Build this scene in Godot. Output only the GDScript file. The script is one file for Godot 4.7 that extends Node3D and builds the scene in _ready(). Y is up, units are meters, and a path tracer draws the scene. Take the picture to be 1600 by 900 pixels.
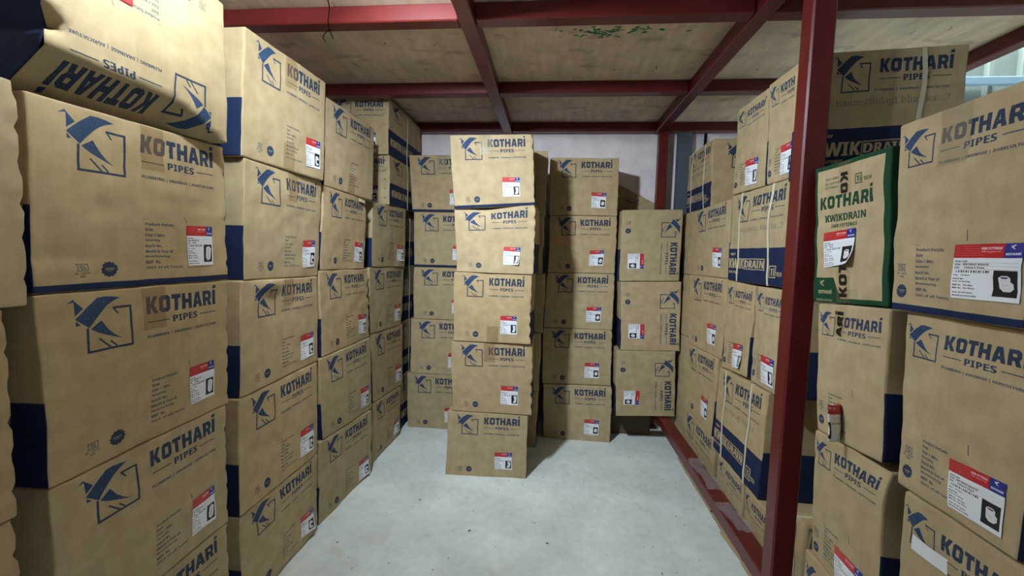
extends Node3D

# ---------- materials, filled in _ready ----------
var M := {}
var front := {}          # front print by style
var side := {}           # side print by kind
var sticker := []        # shipping labels
var detail: Texture2D
var used := {}
var text_cache := {}
var rng := RandomNumberGenerator.new()
var bumps := FastNoiseLite.new()
var swell := FastNoiseLite.new()

const KRAFT := Color(0.735, 0.655, 0.515)
const NAVY := Color(0.19, 0.285, 0.43)
const BAND := Color(0.105, 0.165, 0.315)
const INK := Color(0.19, 0.25, 0.35)


func _ready() -> void:
	rng.seed = 11
	# --- camera, sky, exposure ---
	var cam := Camera3D.new()
	cam.name = "camera"
	cam.position = Vector3(0, 1.5, 0)
	cam.basis = Basis.from_euler(Vector3(-0.0807278, 0.09042, 0.023334))
	cam.fov = 67.13
	cam.near = 0.05
	cam.far = 60.0
	add_child(cam)
	var env := Environment.new()
	env.background_mode = Environment.BG_SKY
	var sm := ProceduralSkyMaterial.new()
	sm.sky_top_color = Color(0.84, 0.88, 0.9)
	sm.sky_horizon_color = Color(0.9, 0.92, 0.91)
	sm.ground_bottom_color = Color(0.45, 0.44, 0.42)
	sm.ground_horizon_color = Color(0.7, 0.7, 0.68)
	sm.sky_energy_multiplier = SKY_E
	sm.ground_energy_multiplier = SKY_E * 0.7
	sm.sun_angle_max = 0.0
	var sky := Sky.new()
	sky.sky_material = sm
	env.sky = sky
	env.tonemap_mode = Environment.TONE_MAPPER_LINEAR
	env.tonemap_exposure = 1.15
	env.sdfgi_enabled = true
	env.ssao_enabled = true
	env.ssil_enabled = true
	var we := WorldEnvironment.new()
	we.name = "surroundings"
	we.environment = env
	add_child(we)
	make_materials()
	lamp()
	shell()
	frame()
	stacks()
	clutter()

const SKY_E := 4.3
const LAMP_E := 4.9
const SPILL_E := 1.3
const LAMP_TILT := -0.55
const LAMP_YAW := -0.45
const LAMP_C := Color(0.89, 0.95, 1.0)


# ====================================================================== helpers
func numbered(n: String) -> String:
	used[n] = used.get(n, -1) + 1
	return n if used[n] == 0 else "%s_%03d" % [n, used[n]]


func thing(n: String, label: String, category: String, at := Vector3.ZERO, group := "") -> Node3D:
	var o := Node3D.new()
	o.name = numbered(n)
	o.position = at
	o.set_meta("label", label)
	o.set_meta("category", category)
	if group:
		o.set_meta("group", group)
	add_child(o)
	return o


func part(n: String, mesh: Mesh, mat: Material, parent: Node3D, at := Vector3.ZERO) -> MeshInstance3D:
	var o := MeshInstance3D.new()
	o.name = n if not parent.has_node(n) else n + "_001"
	o.mesh = mesh
	if mat:
		o.material_override = mat
	o.position = at
	parent.add_child(o, true)
	return o


func structure(n: String, mesh: Mesh, mat: Material, at := Vector3.ZERO) -> MeshInstance3D:
	var o := part(n, mesh, mat, self, at)
	o.set_meta("kind", "structure")
	return o


func quad(st: SurfaceTool, a: Vector3, b: Vector3, c: Vector3, d: Vector3, u := 1.0, v := 1.0, o := Vector2.ZERO) -> void:
	# a b c d counter-clockwise seen from outside; Godot wants clockwise
	var n := (b - a).cross(c - a).normalized()
	var ps := [a, c, b, a, d, c]
	var us := [Vector2(0, v), Vector2(u, 0), Vector2(u, v), Vector2(0, v), Vector2(0, 0), Vector2(u, 0)]
	for i in 6:
		st.set_normal(n)
		st.set_uv(us[i] + o)
		st.add_vertex(ps[i])


func slab(size: Vector3, bevel := 0.004, uvs := 1.0) -> ArrayMesh:
	# a box centred on the origin with chamfered edges; UVs in metres times uvs
	var st := SurfaceTool.new()
	st.begin(Mesh.PRIMITIVE_TRIANGLES)
	add_slab(st, Vector3.ZERO, size, bevel, uvs)
	return st.commit()


func add_slab(st: SurfaceTool, c: Vector3, size: Vector3, bevel := 0.004, uvs := 1.0) -> void:
	var h := size / 2.0
	bevel = minf(bevel, minf(h.x, minf(h.y, h.z)) * 0.9)
	for ax in 3:
		var p := (ax + 1) % 3
		var q := (ax + 2) % 3
		for s in [-1.0, 1.0]:
			var f := []
			for k in [[-1, -1], [1, -1], [1, 1], [-1, 1]]:
				var v := Vector3.ZERO
				v[ax] = s * h[ax]
				v[p] = k[0] * s * (h[p] - bevel)
				v[q] = k[1] * (h[q] - bevel)
				f.append(c + v)
			quad(st, f[0], f[1], f[2], f[3], size[p] * uvs, size[q] * uvs, Vector2(c[p], c[q]) * uvs)
		# edges along ax
		for k in [[-1, -1], [1, -1], [1, 1], [-1, 1]]:
			var e := []
			for t in [[-1.0, 0], [1.0, 0], [1.0, 1], [-1.0, 1]]:
				var v := Vector3.ZERO
				v[ax] = t[0] * (h[ax] - bevel)
				v[p] = k[0] * (h[p] - (bevel if t[1] == 1 else 0.0))
				v[q] = k[1] * (h[q] - (0.0 if t[1] == 1 else bevel))
				e.append(c + v)
			var out := Vector3.ZERO
			out[p] = k[0]
			out[q] = k[1]
			if (e[1] - e[0]).cross(e[2] - e[0]).dot(out) < 0:
				e = [e[1], e[0], e[3], e[2]]
			quad(st, e[0], e[1], e[2], e[3], size[ax] * uvs, bevel)


func sweep(path: PackedVector3Array, r: float, sides := 8) -> ArrayMesh:
	var st := SurfaceTool.new()
	st.begin(Mesh.PRIMITIVE_TRIANGLES)
	var rings := []
	for i in path.size():
		var t := (path[mini(i + 1, path.size() - 1)] - path[maxi(i - 1, 0)]).normalized()
		var a := t.cross(Vector3(0.3, 0.2, 0.9)).normalized()
		var b := t.cross(a)
		var ring := []
		for k in sides:
			var w := TAU * k / sides
			ring.append([path[i] + (a * cos(w) + b * sin(w)) * r, a * cos(w) + b * sin(w)])
		rings.append(ring)
	for i in path.size() - 1:
		for k in sides:
			var l := (k + 1) % sides
			for v in [rings[i][k], rings[i][l], rings[i + 1][l], rings[i][k], rings[i + 1][l], rings[i + 1][k]]:
				st.set_normal(v[1])
				st.set_uv(Vector2(0, 0))
				st.add_vertex(v[0])
	return st.commit()


func mat(col: Color, rough := 0.8, metal := 0.0) -> StandardMaterial3D:
	var m := StandardMaterial3D.new()
	m.albedo_color = col
	m.roughness = rough
	m.metallic = metal
	return m


# ====================================================================== drawing of prints
func fill(im: Image, contours: Array, col: Color) -> void:
	var lo := 1e9
	var hi := -1e9
	for c in contours:
		for p in c:
			lo = minf(lo, p.y)
			hi = maxf(hi, p.y)
	var y0 := maxi(0, ceili(lo - 0.5))
	var y1 := mini(im.get_height() - 1, floori(hi - 0.5))
	for y in range(y0, y1 + 1):
		var yc := y + 0.5
		var xs := PackedFloat32Array()
		for c in contours:
			var n: int = c.size()
			for i in n:
				var a: Vector2 = c[i]
				var b: Vector2 = c[(i + 1) % n]
				if (a.y <= yc) != (b.y <= yc):
					xs.append(a.x + (yc - a.y) / (b.y - a.y) * (b.x - a.x))
		xs.sort()
		for i in range(0, xs.size() - 1, 2):
			var x0 := ceili(xs[i] - 0.5)
			var w := floori(xs[i + 1] - 0.5) - x0 + 1
			if w > 0:
				im.fill_rect(Rect2i(x0, y, w, 1), col)


func shape(im: Image, r: Rect2, contours: Array, col: Color, turn := 0) -> void:
	# contours in the unit square laid into r (pixels); turn 1: a quarter turn to the left (reads upwards)
	var out := []
	for c in contours:
		var pts := PackedVector2Array()
		for p in c:
			var q: Vector2 = p if p is Vector2 else Vector2(p[0], p[1])
			if turn == 1:
				q = Vector2(q.y, 1.0 - q.x)
			elif turn == 2:
				q = Vector2(1.0 - q.y, q.x)
			pts.append(r.position + q * r.size)
		out.append(pts)
	fill(im, out, col)


func line(im: Image, a: Vector2, b: Vector2, w: float, col: Color) -> void:
	var n := (b - a).normalized().orthogonal() * w / 2.0
	fill(im, [PackedVector2Array([a + n, b + n, b - n, a - n])], col)


func letters(txt: String, bold: bool, serif := false) -> Array:
	var key := "%s|%s|%s" % [txt, bold, serif]
	if text_cache.has(key):
		return text_cache[key]
	var f := SystemFont.new()
	f.font_names = PackedStringArray(["Droid Serif" if serif else "Droid Sans"])
	f.font_weight = 700 if bold else 400
	var t := TextMesh.new()
	t.text = txt
	t.font = f
	t.font_size = 32
	t.depth = 0.0
	t.curve_step = 2.0
	var a := t.get_mesh_arrays()
	var v: PackedVector3Array = a[Mesh.ARRAY_VERTEX]
	var idx = a[Mesh.ARRAY_INDEX]
	var tris := []
	var lo := Vector2(1e9, 1e9)
	var hi := -lo
	for p in v:
		lo = lo.min(Vector2(p.x, -p.y))
		hi = hi.max(Vector2(p.x, -p.y))
	var ids := PackedInt32Array(range(v.size())) if idx == null or idx.size() == 0 else PackedInt32Array(idx)
	for i in range(0, ids.size() - 2, 3):
		var tr := PackedVector2Array()
		for k in 3:
			var p := v[ids[i + k]]
			tr.append((Vector2(p.x, -p.y) - lo) / (hi - lo))
		tris.append(tr)
	text_cache[key] = tris
	return tris


func write(im: Image, txt: String, r: Rect2, col: Color, bold := true, turn := 0, serif := false) -> void:
	for tr in letters(txt, bold, serif):
		shape(im, r, [tr], col, turn)
	if bold:   # thicken the strokes
		var e := Vector2(minf(r.size.y, r.size.x) * 0.03, 0)
		for s in [-1.0, 1.0]:
			for tr in letters(txt, bold, serif):
				shape(im, Rect2(r.position + e * s, r.size), [tr], col, turn)


func row(im: Image, txt: String, x: float, y: float, h: float, col: Color, bold := false) -> void:
	# left aligned, x y h in pixels, width by the letters' own proportion
	write(im, txt, Rect2(x, y, h * 0.62 * txt.length(), h), col, bold)


const GLYPHS := [
	[0.92, [[[0, 0], [.32, 0], [.32, 1], [0, 1]], [[.32, .42], [.58, 0], [.92, 0], [.62, .5], [.94, 1], [.58, 1], [.32, .58]]]],
	[0.95, [[[.2, 0], [.75, 0], [.95, .15], [.95, .85], [.75, 1], [.2, 1], [0, .85], [0, .15]], [[.33, .26], [.62, .26], [.62, .74], [.33, .74]]]],
	[0.85, [[[0, 0], [.85, 0], [.85, .26], [.59, .26], [.59, 1], [.26, 1], [.26, .26], [0, .26]]]],
	[0.95, [[[0, 0], [.33, 0], [.33, .37], [.62, .37], [.62, 0], [.95, 0], [.95, 1], [.62, 1], [.62, .63], [.33, .63], [.33, 1], [0, 1]]]],
	[1.0, [[[.3, 0], [.7, 0], [1, 1], [.67, 1], [.61, .8], [.39, .8], [.33, 1], [0, 1]], [[.5, .3], [.57, .58], [.43, .58]]]],
	[0.95, [[[0, 0], [.7, 0], [.92, .15], [.92, .5], [.78, .63], [.95, 1], [.6, 1], [.47, .68], [.33, .68], [.33, 1], [0, 1]], [[.33, .24], [.56, .24], [.6, .3], [.6, .4], [.56, .45], [.33, .45]]]],
	[0.36, [[[0, 0], [.34, 0], [.34, 1], [0, 1]], [[.02, -.32], [.36, -.36], [.36, -.13], [.02, -.09]]]],
]


func wordmark(im: Image, r: Rect2, col: Color, turn := 0) -> void:
	var total := 0.0
	for g in GLYPHS:
		total += g[0] + 0.11
	total -= 0.11
	var x := 0.0
	for g in GLYPHS:
		var cs := []
		for c in g[1]:
			var pts := PackedVector2Array()
			for p in c:
				pts.append(Vector2((x + p[0]) / total, p[1]))
			cs.append(pts)
		if g[0] == 0.92 or g[0] == 0.36:
			for c in cs:
				shape(im, r, [c], col, turn)
		else:
			shape(im, r, cs, col, turn)
		x += g[0] + 0.11


func bird(im: Image, r: Rect2, col: Color, line_col: Color) -> void:
	# r: the square frame in pixels; the bird reaches past it to the left and the top
	var up := func(p: Array) -> PackedVector2Array:
		var out := PackedVector2Array()
		for q in p:
			out.append(r.position + Vector2(q[0], 1.0 - q[1]) * r.size)
		return out
	var w := r.size.x * 0.052
	for s in [[[.03, .58], [.03, 0]], [[.0, .025], [1, .025]], [[.975, 0], [.975, 1]], [[1, .975], [.58, .975]], [[.6, .97], [.7, .82]], [[.26, .3], [.5, .05]], [[.5, .2], [.63, .06]]]:
		var l: PackedVector2Array = up.call(s)
		line(im, l[0], l[1], w if absf(s[0][0] - s[1][0]) < 0.01 or absf(s[0][1] - s[1][1]) < 0.01 else w * 0.7, line_col)
	for p in [[[-.33, 1.165], [-.2, 1.25], [-.165, 1.2], [-.24, 1.185]],
		[[-.19, 1.235], [-.165, 1.2], [-.018, 1.035], [-.182, .884]],
		[[-.188, .809], [.06, 1.06], [.279, 1.249], [.43, 1.262], [.6, 1.24], [.747, 1.206], [.66, 1.172], [.569, 1.125], [.46, 1.05], [.36, .949], [.2, .76], [.062, .578]],
		[[-.18, .77], [-.09, .665], [-.18, .655]],
		[[.09, .551], [.319, .716], [.4, .575], [.469, .465], [.6, .33], [.761, .213], [.6, .275], [.437, .346], [.25, .44]]]:
		fill(im, [up.call(p)], col)


func seal(im: Image, c: Vector2, r: float, col: Color) -> void:
	var pts := PackedVector2Array()
	for i in 48:
		var q := r * (1.0 if i % 4 < 2 else 0.9)
		pts.append(c + Vector2.from_angle(TAU * i / 48.0) * q)
	fill(im, [pts], col)
	im.fill_rect(Rect2i(c.x - r * 0.55, c.y - r * 0.16, r * 1.1, r * 0.2), KRAFT.lerp(col, 0.3))
	im.fill_rect(Rect2i(c.x - r * 0.35, c.y + r * 0.14, r * 0.7, r * 0.12), KRAFT.lerp(col, 0.4))


func mark(im: Image, x: float, y: float, s: float, col: Color) -> void:
	# the small standards mark: a bent S in a box, with two lines of digits below
	for l in [[[0, 0], [1, 0]], [[0, .6], [1, .6]], [[.1, 0], [.1, .6]], [[.9, 0], [.9, .6]], [[.3, .15], [.7, .15]], [[.3, .15], [.3, .3]], [[.3, .3], [.7, .3]], [[.7, .3], [.7, .45]], [[.3, .45], [.7, .45]]]:
		line(im, Vector2(x + l[0][0] * s, y + l[0][1] * s), Vector2(x + l[1][0] * s, y + l[1][1] * s), s * 0.08, col)
	write(im, "IS : 14735", Rect2(x - s * 0.1, y + s * 0.75, s * 1.2, s * 0.2), col)
	write(im, "SWR", Rect2(x + s * 0.25, y + s * 1.05, s * 0.5, s * 0.18), col)


const ROWS := ["Product Details:", "Item", "Size / Mtr.", "Quantity", "Batch No.", "Month & Year of", "Manufacturing", "MRP  Rs.", "(Incl. of all Taxes)"]


func details(im: Image, r: Rect2, col: Color) -> void:
	for i in ROWS.size():
		var h := r.size.y * 0.062
		row(im, ROWS[i], r.position.x, r.position.y + r.size.y * i / 9.0, h, col, true)
	line(im, r.position + Vector2(-h2(r), -h2(r)), r.position + Vector2(h2(r), -h2(r)), 3, col)


func h2(r: Rect2) -> float:
	return r.size.y * 0.06


func speckle(im: Image, col: Color, n: int, area: Rect2) -> void:
	for i in n:
		var s := rng.randi_range(1, 4)
		im.fill_rect(Rect2i(rng.randf_range(area.position.x, area.end.x), rng.randf_range(area.position.y, area.end.y), s, rng.randi_range(1, 5)), col)


func finish(im: Image) -> ImageTexture:
	im.shrink_x2()
	im.generate_mipmaps()
	return ImageTexture.create_from_image(im)


func sheet(w: int, h: int, col: Color) -> Image:
	var im := Image.create(w, h, false, Image.FORMAT_RGBA8)
	im.fill(col)
	return im


func print_front(style: String) -> ImageTexture:
	var W := 2048
	var H := 1728
	if style == "narrow" or style == "nstrip":
		W = 1440
		H = 2048
	elif style == "green":
		W = 1440
		H = 1920
	elif style == "slim":
		H = 1536
	var im := sheet(W, H, KRAFT)
	var z := Vector2(W, H)
	var R := func(x0: float, y0: float, x1: float, y1: float) -> Rect2: return Rect2(Vector2(x0, y0) * z, Vector2(x1 - x0, y1 - y0) * z)
	if style in ["std", "strip", "slim", "far", "farstrip"]:
		bird(im, R.call(.176, .1, .386, .345), NAVY, INK)
		wordmark(im, R.call(.458, .065, .905, .175), INK)
		write(im, "PIPES", R.call(.605, .205, .765, .25), INK)
		for l in [[.462, .585], [.785, .902]]:
			line(im, Vector2(l[0], .228) * z, Vector2(l[1], .228) * z, 11, INK)
		write(im, "PLUMBING | DRAINAGE | AGRICULTURE", R.call(.462, .31, .905, .336), INK.lerp(KRAFT, 0.15), true)
		mark(im, .155 * W, .852 * H, .05 * W, INK.lerp(KRAFT, 0.35))
		seal(im, Vector2(.292, .885) * z, .038 * W, INK)
		if not style.begins_with("far"):
			details(im, R.call(.47, .6, .62, .91), INK.lerp(KRAFT, 0.2))
		line(im, Vector2(.7, .55) * z, Vector2(.71, .59) * z, 6, INK)
		if style.ends_with("strip"):
			im.fill_rect(Rect2i(0, int(H * .958), W, H), BAND)
		speckle(im, KRAFT.lerp(INK, 0.25), 900, R.call(.15, .03, .91, .35))
		speckle(im, KRAFT, 1500, R.call(.15, .03, .91, .35))
	elif style == "narrow" or style == "nstrip":
		bird(im, R.call(.095, .1, .305, .245), NAVY, INK)
		wordmark(im, R.call(.36, .09, .93, .165), INK)
		write(im, "PIPES", R.call(.53, .185, .75, .218), INK)
		for l in [[.36, .5], [.78, .92]]:
			line(im, Vector2(l[0], .201) * z, Vector2(l[1], .201) * z, 9, INK)
		write(im, "PLUMBING | DRAINAGE | AGRICULTURE", R.call(.36, .25, .93, .268), INK.lerp(KRAFT, 0.15), true)
		mark(im, .06 * W, .755 * H, .08 * W, INK.lerp(KRAFT, 0.3))
		seal(im, Vector2(.1, .895) * z, .052 * W, INK)
		details(im, R.call(.24, .67, .44, .93), INK.lerp(KRAFT, 0.15))
		line(im, Vector2(.62, .59) * z, Vector2(.625, .64) * z, 8, INK)
		if style == "nstrip":
			im.fill_rect(Rect2i(0, int(H * .962), W, H), BAND)
		speckle(im, KRAFT, 1300, R.call(.07, .06, .93, .27))
	elif style == "kwik" or style == "kwik2":
		if style == "kwik":
			bird(im, R.call(.17, .1, .36, .335), INK, INK)
		else:
			bird(im, R.call(.17, .1, .36, .335), INK, INK)
		wordmark(im, R.call(.425, .075, .905, .185), INK)
		write(im, "PIPES", R.call(.585, .21, .755, .26), INK)
		for l in [[.43, .565], [.775, .9]]:
			line(im, Vector2(l[0], .236) * z, Vector2(l[1], .236) * z, 11, INK)
		write(im, "PLUMBING | DRAINAGE | AGRICULTURE", R.call(.4, .315, .9, .34), INK.lerp(KRAFT, 0.2), true)
		write(im, "naam zindagi bhar ka...?", R.call(.14, .385, .9, .46), INK.lerp(KRAFT, 0.55), false, 0, true)
		im.fill_rect(Rect2i(0, int(H * .625), W, H), BAND)
		var cream := Color(0.78, 0.7, 0.55)
		write(im, "super", R.call(.04, .67, .14, .71), cream)
		write(im, "KWIK", R.call(.02, .735, .33, .85), cream)
		shape(im, R.call(.335, .735, .665, .855), [[[0, 0], [1, 0], [1, 1], [0, 1]], [[.02, .08], [.98, .08], [.98, .92], [.02, .92]]], cream)
		write(im, "DRAIN", R.call(.35, .755, .65, .835), cream)
		write(im, "SWR FITTINGS", R.call(.02, .88, .22, .91), cream)
		shape(im, R.call(.74, .8, .84, .92), [[[0, 0], [1, 0], [1, 1], [0, 1]], [[.08, .08], [.92, .08], [.92, .92], [.08, .92]]], cream)
		write(im, "Ti", R.call(.76, .825, .82, .9), cream)
		write(im, "TECH", R.call(.85, .86, .92, .9), cream)
		speckle(im, KRAFT, 1200, R.call(.15, .06, .91, .34))
	elif style == "green":
		var G := Color(0.09, 0.27, 0.17)
		im.fill(G)
		im.fill_rect(Rect2i(.055 * W, .035 * H, .885 * W, .93 * H), KRAFT)
		write(im, "ISO 9001", R.call(.18, .1, .36, .12), G.lerp(KRAFT, 0.3))
		write(im, "ISI CERTIFIED", R.call(.18, .135, .4, .152), G.lerp(KRAFT, 0.3))
		write(im, "FITTINGS", R.call(.18, .165, .36, .182), G.lerp(KRAFT, 0.3))
		shape(im, R.call(.58, .115, .68, .185), [[[0, 0], [1, 0], [1, 1], [0, 1]], [[.1, .1], [.9, .1], [.9, .9], [.1, .9]]], G)
		write(im, "Ti", R.call(.6, .13, .66, .172), G)
		write(im, "TECH", R.call(.7, .15, .8, .175), G)
		wordmark(im, R.call(.1, .235, .82, .325), G)
		write(im, "KWIKDRAIN", R.call(.17, .37, .73, .42), G)
		write(im, "SWR FITTINGS", R.call(.26, .44, .62, .465), G)
		shape(im, R.call(.055, .82, .42, .965), [[[0, 0], [.75, 0], [1, 1], [0, 1]]], G)
		bird(im, R.call(.13, .85, .21, .895), KRAFT, G)
		wordmark(im, R.call(.1, .91, .3, .935), KRAFT)
		for i in 5:
			row(im, "Marketed by pipe works and fittings", .5 * W, (.9 + i * .011) * H, 9, G.lerp(KRAFT, 0.3))
		write(im, "KWIKDRAIN", R.call(.06, .972, .3, .992), KRAFT.lerp(G, 0.3))
		speckle(im, KRAFT, 700, R.call(.1, .1, .82, .47))
	return finish(im)


func print_side(kind: String) -> ImageTexture:
	if kind == "bird":
		var b := sheet(1024, 864, KRAFT)
		bird(b, Rect2(230, 120, 250, 250), INK, INK)
		return finish(b)
	if kind == "green":
		var g := sheet(64, 64, Color(0.09, 0.27, 0.17))
		return finish(g)
	var im := sheet(1024, 864, KRAFT)
	im.fill_rect(Rect2i(0, 475, 1024, 400), BAND)
	if kind == "kwik":
		bird(im, Rect2(170, 90, 190, 190), INK, INK)
		var cream := Color(0.78, 0.7, 0.55)
		write(im, "KWIK", Rect2(60, 590, 300, 120), cream)
		shape(im, Rect2(370, 590, 340, 124), [[[0, 0], [1, 0], [1, 1], [0, 1]], [[.02, .08], [.98, .08], [.98, .92], [.02, .92]]], cream)
		write(im, "DRAIN", Rect2(390, 612, 300, 80), cream)
	return finish(im)


func print_label(kind: int) -> ImageTexture:
	var W := 1024
	var H := 1024
	var im := sheet(W, H, Color(0.9, 0.91, 0.93))
	var ink := Color(0.1, 0.11, 0.15)
	var red := Color(0.72, 0.08, 0.1)
	var blue := Color(0.13, 0.16, 0.5)
	var white := Color(0.9, 0.9, 0.93)
	im.fill_rect(Rect2i(0, 0, 760, 255), red)
	im.fill_rect(Rect2i(760, 0, 264, 255), blue)
	for i in 5:
		write(im, "pipes and fittings for plumbing", Rect2(30, 30 + i * 42, 380 + 40 * (i % 3), 20), white.lerp(red, 0.25), false)
	write(im, "SWR FITTINGS", Rect2(430, 60, 300, 44), white.lerp(red, 0.1))
	write(im, "with ring joint seal", Rect2(430, 130, 280, 26), white.lerp(red, 0.2))
	bird(im, Rect2(860, 50, 80, 80), white, blue)
	wordmark(im, Rect2(790, 165, 204, 40), white)
	var rows := [["Item Code", 300, .1], ["Item   SWR INVERT REDUCER", 360, .12], ["Size      110mm X 75mm", 420, .16]]
	if kind != 5:
		rows = [["Item Code", 300, .1], ["Item   SWR " + ["COUPLER", "ELBOW 87.5", "PIPE CLIP", "DOOR CAP", "TEE"][kind], 360, .12], ["Size      " + ["75mm", "110mm", "110mm", "90mm", "75mm"][kind], 420, .16]]
	for r in rows:
		row(im, r[0], 30, r[1], 34, ink, true)
		line(im, Vector2(20, r[1] + 48), Vector2(1000, r[1] + 48), 4, ink.lerp(white, 0.5))
	for i in 14:
		im.fill_rect(Rect2i(60 + i * 38, 490, 12 + (i * 7) % 17, 44), ink.lerp(white, 0.15 * (i % 3)))
	for r in [["Qty.   " + ("20 Nos." if kind == 5 else "50 Nos."), 570], ["Batch No.", 635], ["Date of Packing", 690], ["MRP Rs.   Per Box", 755], ["MRP Rs.   Per Piece", 810], ["Incl. of all taxes", 890], ["Manufactured in India", 950]]:
		row(im, r[0], 30, r[1], 30, ink, true)
	im.fill_rect(Rect2i(640, 480, 340, 460), Color(0.03, 0.025, 0.05))
	var pic := Rect2(640, 480, 340, 460)
	var w2 := Color(0.86, 0.86, 0.88)
	if kind == 1:
		shape(im, pic, [[[.2, .2], [.6, .2], [.85, .35], [.85, .5], [.55, .5], [.5, .45], [.45, .55], [.5, .75], [.85, .75], [.85, .9], [.3, .9], [.15, .7]]], w2)
	elif kind == 2:
		shape(im, pic, [[[.3, .15], [.6, .08], [.9, .2], [.8, .8], [.5, .92], [.25, .75]]], w2)
		shape(im, pic, [[[.55, .2], [.6, .2], [.55, .85], [.5, .85]]], w2.darkened(0.4))
	elif kind == 3:
		shape(im, pic, [[[.3, .3], [.5, .2], [.75, .25], [.85, .45], [.8, .65], [.55, .82], [.3, .75], [.15, .55]]], w2)
	elif kind == 0:
		shape(im, pic, [[[.35, .1], [.85, .1], [.85, .6], [.7, .9], [.3, .9], [.25, .75], [.45, .6]]], w2)
	else:
		shape(im, pic, [[[.22, .28], [.35, .2], [.6, .2], [.72, .28], [.72, .42], [.85, .5], [.85, .68], [.68, .8], [.4, .8], [.25, .68]]], w2)
		shape(im, pic, [[[.3, .25], [.64, .25], [.58, .31], [.36, .31]]], Color(0.15, 0.15, 0.18))
		shape(im, pic, [[[.35, .55], [.6, .55], [.6, .57], [.35, .57]]], w2.darkened(0.2))
	return finish(im)


func noise_image(n: int, f: float, seed_: int, stretch := Vector2.ONE, octaves := 4) -> PackedFloat32Array:
	# seamless enough for large periods: blended across the border
	var fl := FastNoiseLite.new()
	fl.seed = seed_
	fl.noise_type = FastNoiseLite.TYPE_SIMPLEX_SMOOTH
	fl.frequency = f
	fl.fractal_octaves = octaves
	var im := fl.get_seamless_image(int(n / stretch.x), int(n / stretch.y), false, false, 0.1, true)
	im.resize(n, n, Image.INTERPOLATE_BILINEAR)
	im.convert(Image.FORMAT_L8)
	var d := im.get_data()
	var out := PackedFloat32Array()
	out.resize(n * n)
	for i in n * n:
		out[i] = d[i] / 255.0
	return out


func tint_image(n: int, cols: Callable) -> Image:
	var bytes := PackedByteArray()
	bytes.resize(n * n * 4)
	for i in n * n:
		var c: Color = cols.call(i)
		bytes[i * 4] = clampi(int(c.r * 255.0), 0, 255)
		bytes[i * 4 + 1] = clampi(int(c.g * 255.0), 0, 255)
		bytes[i * 4 + 2] = clampi(int(c.b * 255.0), 0, 255)
		bytes[i * 4 + 3] = 255
	return Image.create_from_data(n, n, false, Image.FORMAT_RGBA8, bytes)


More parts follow.
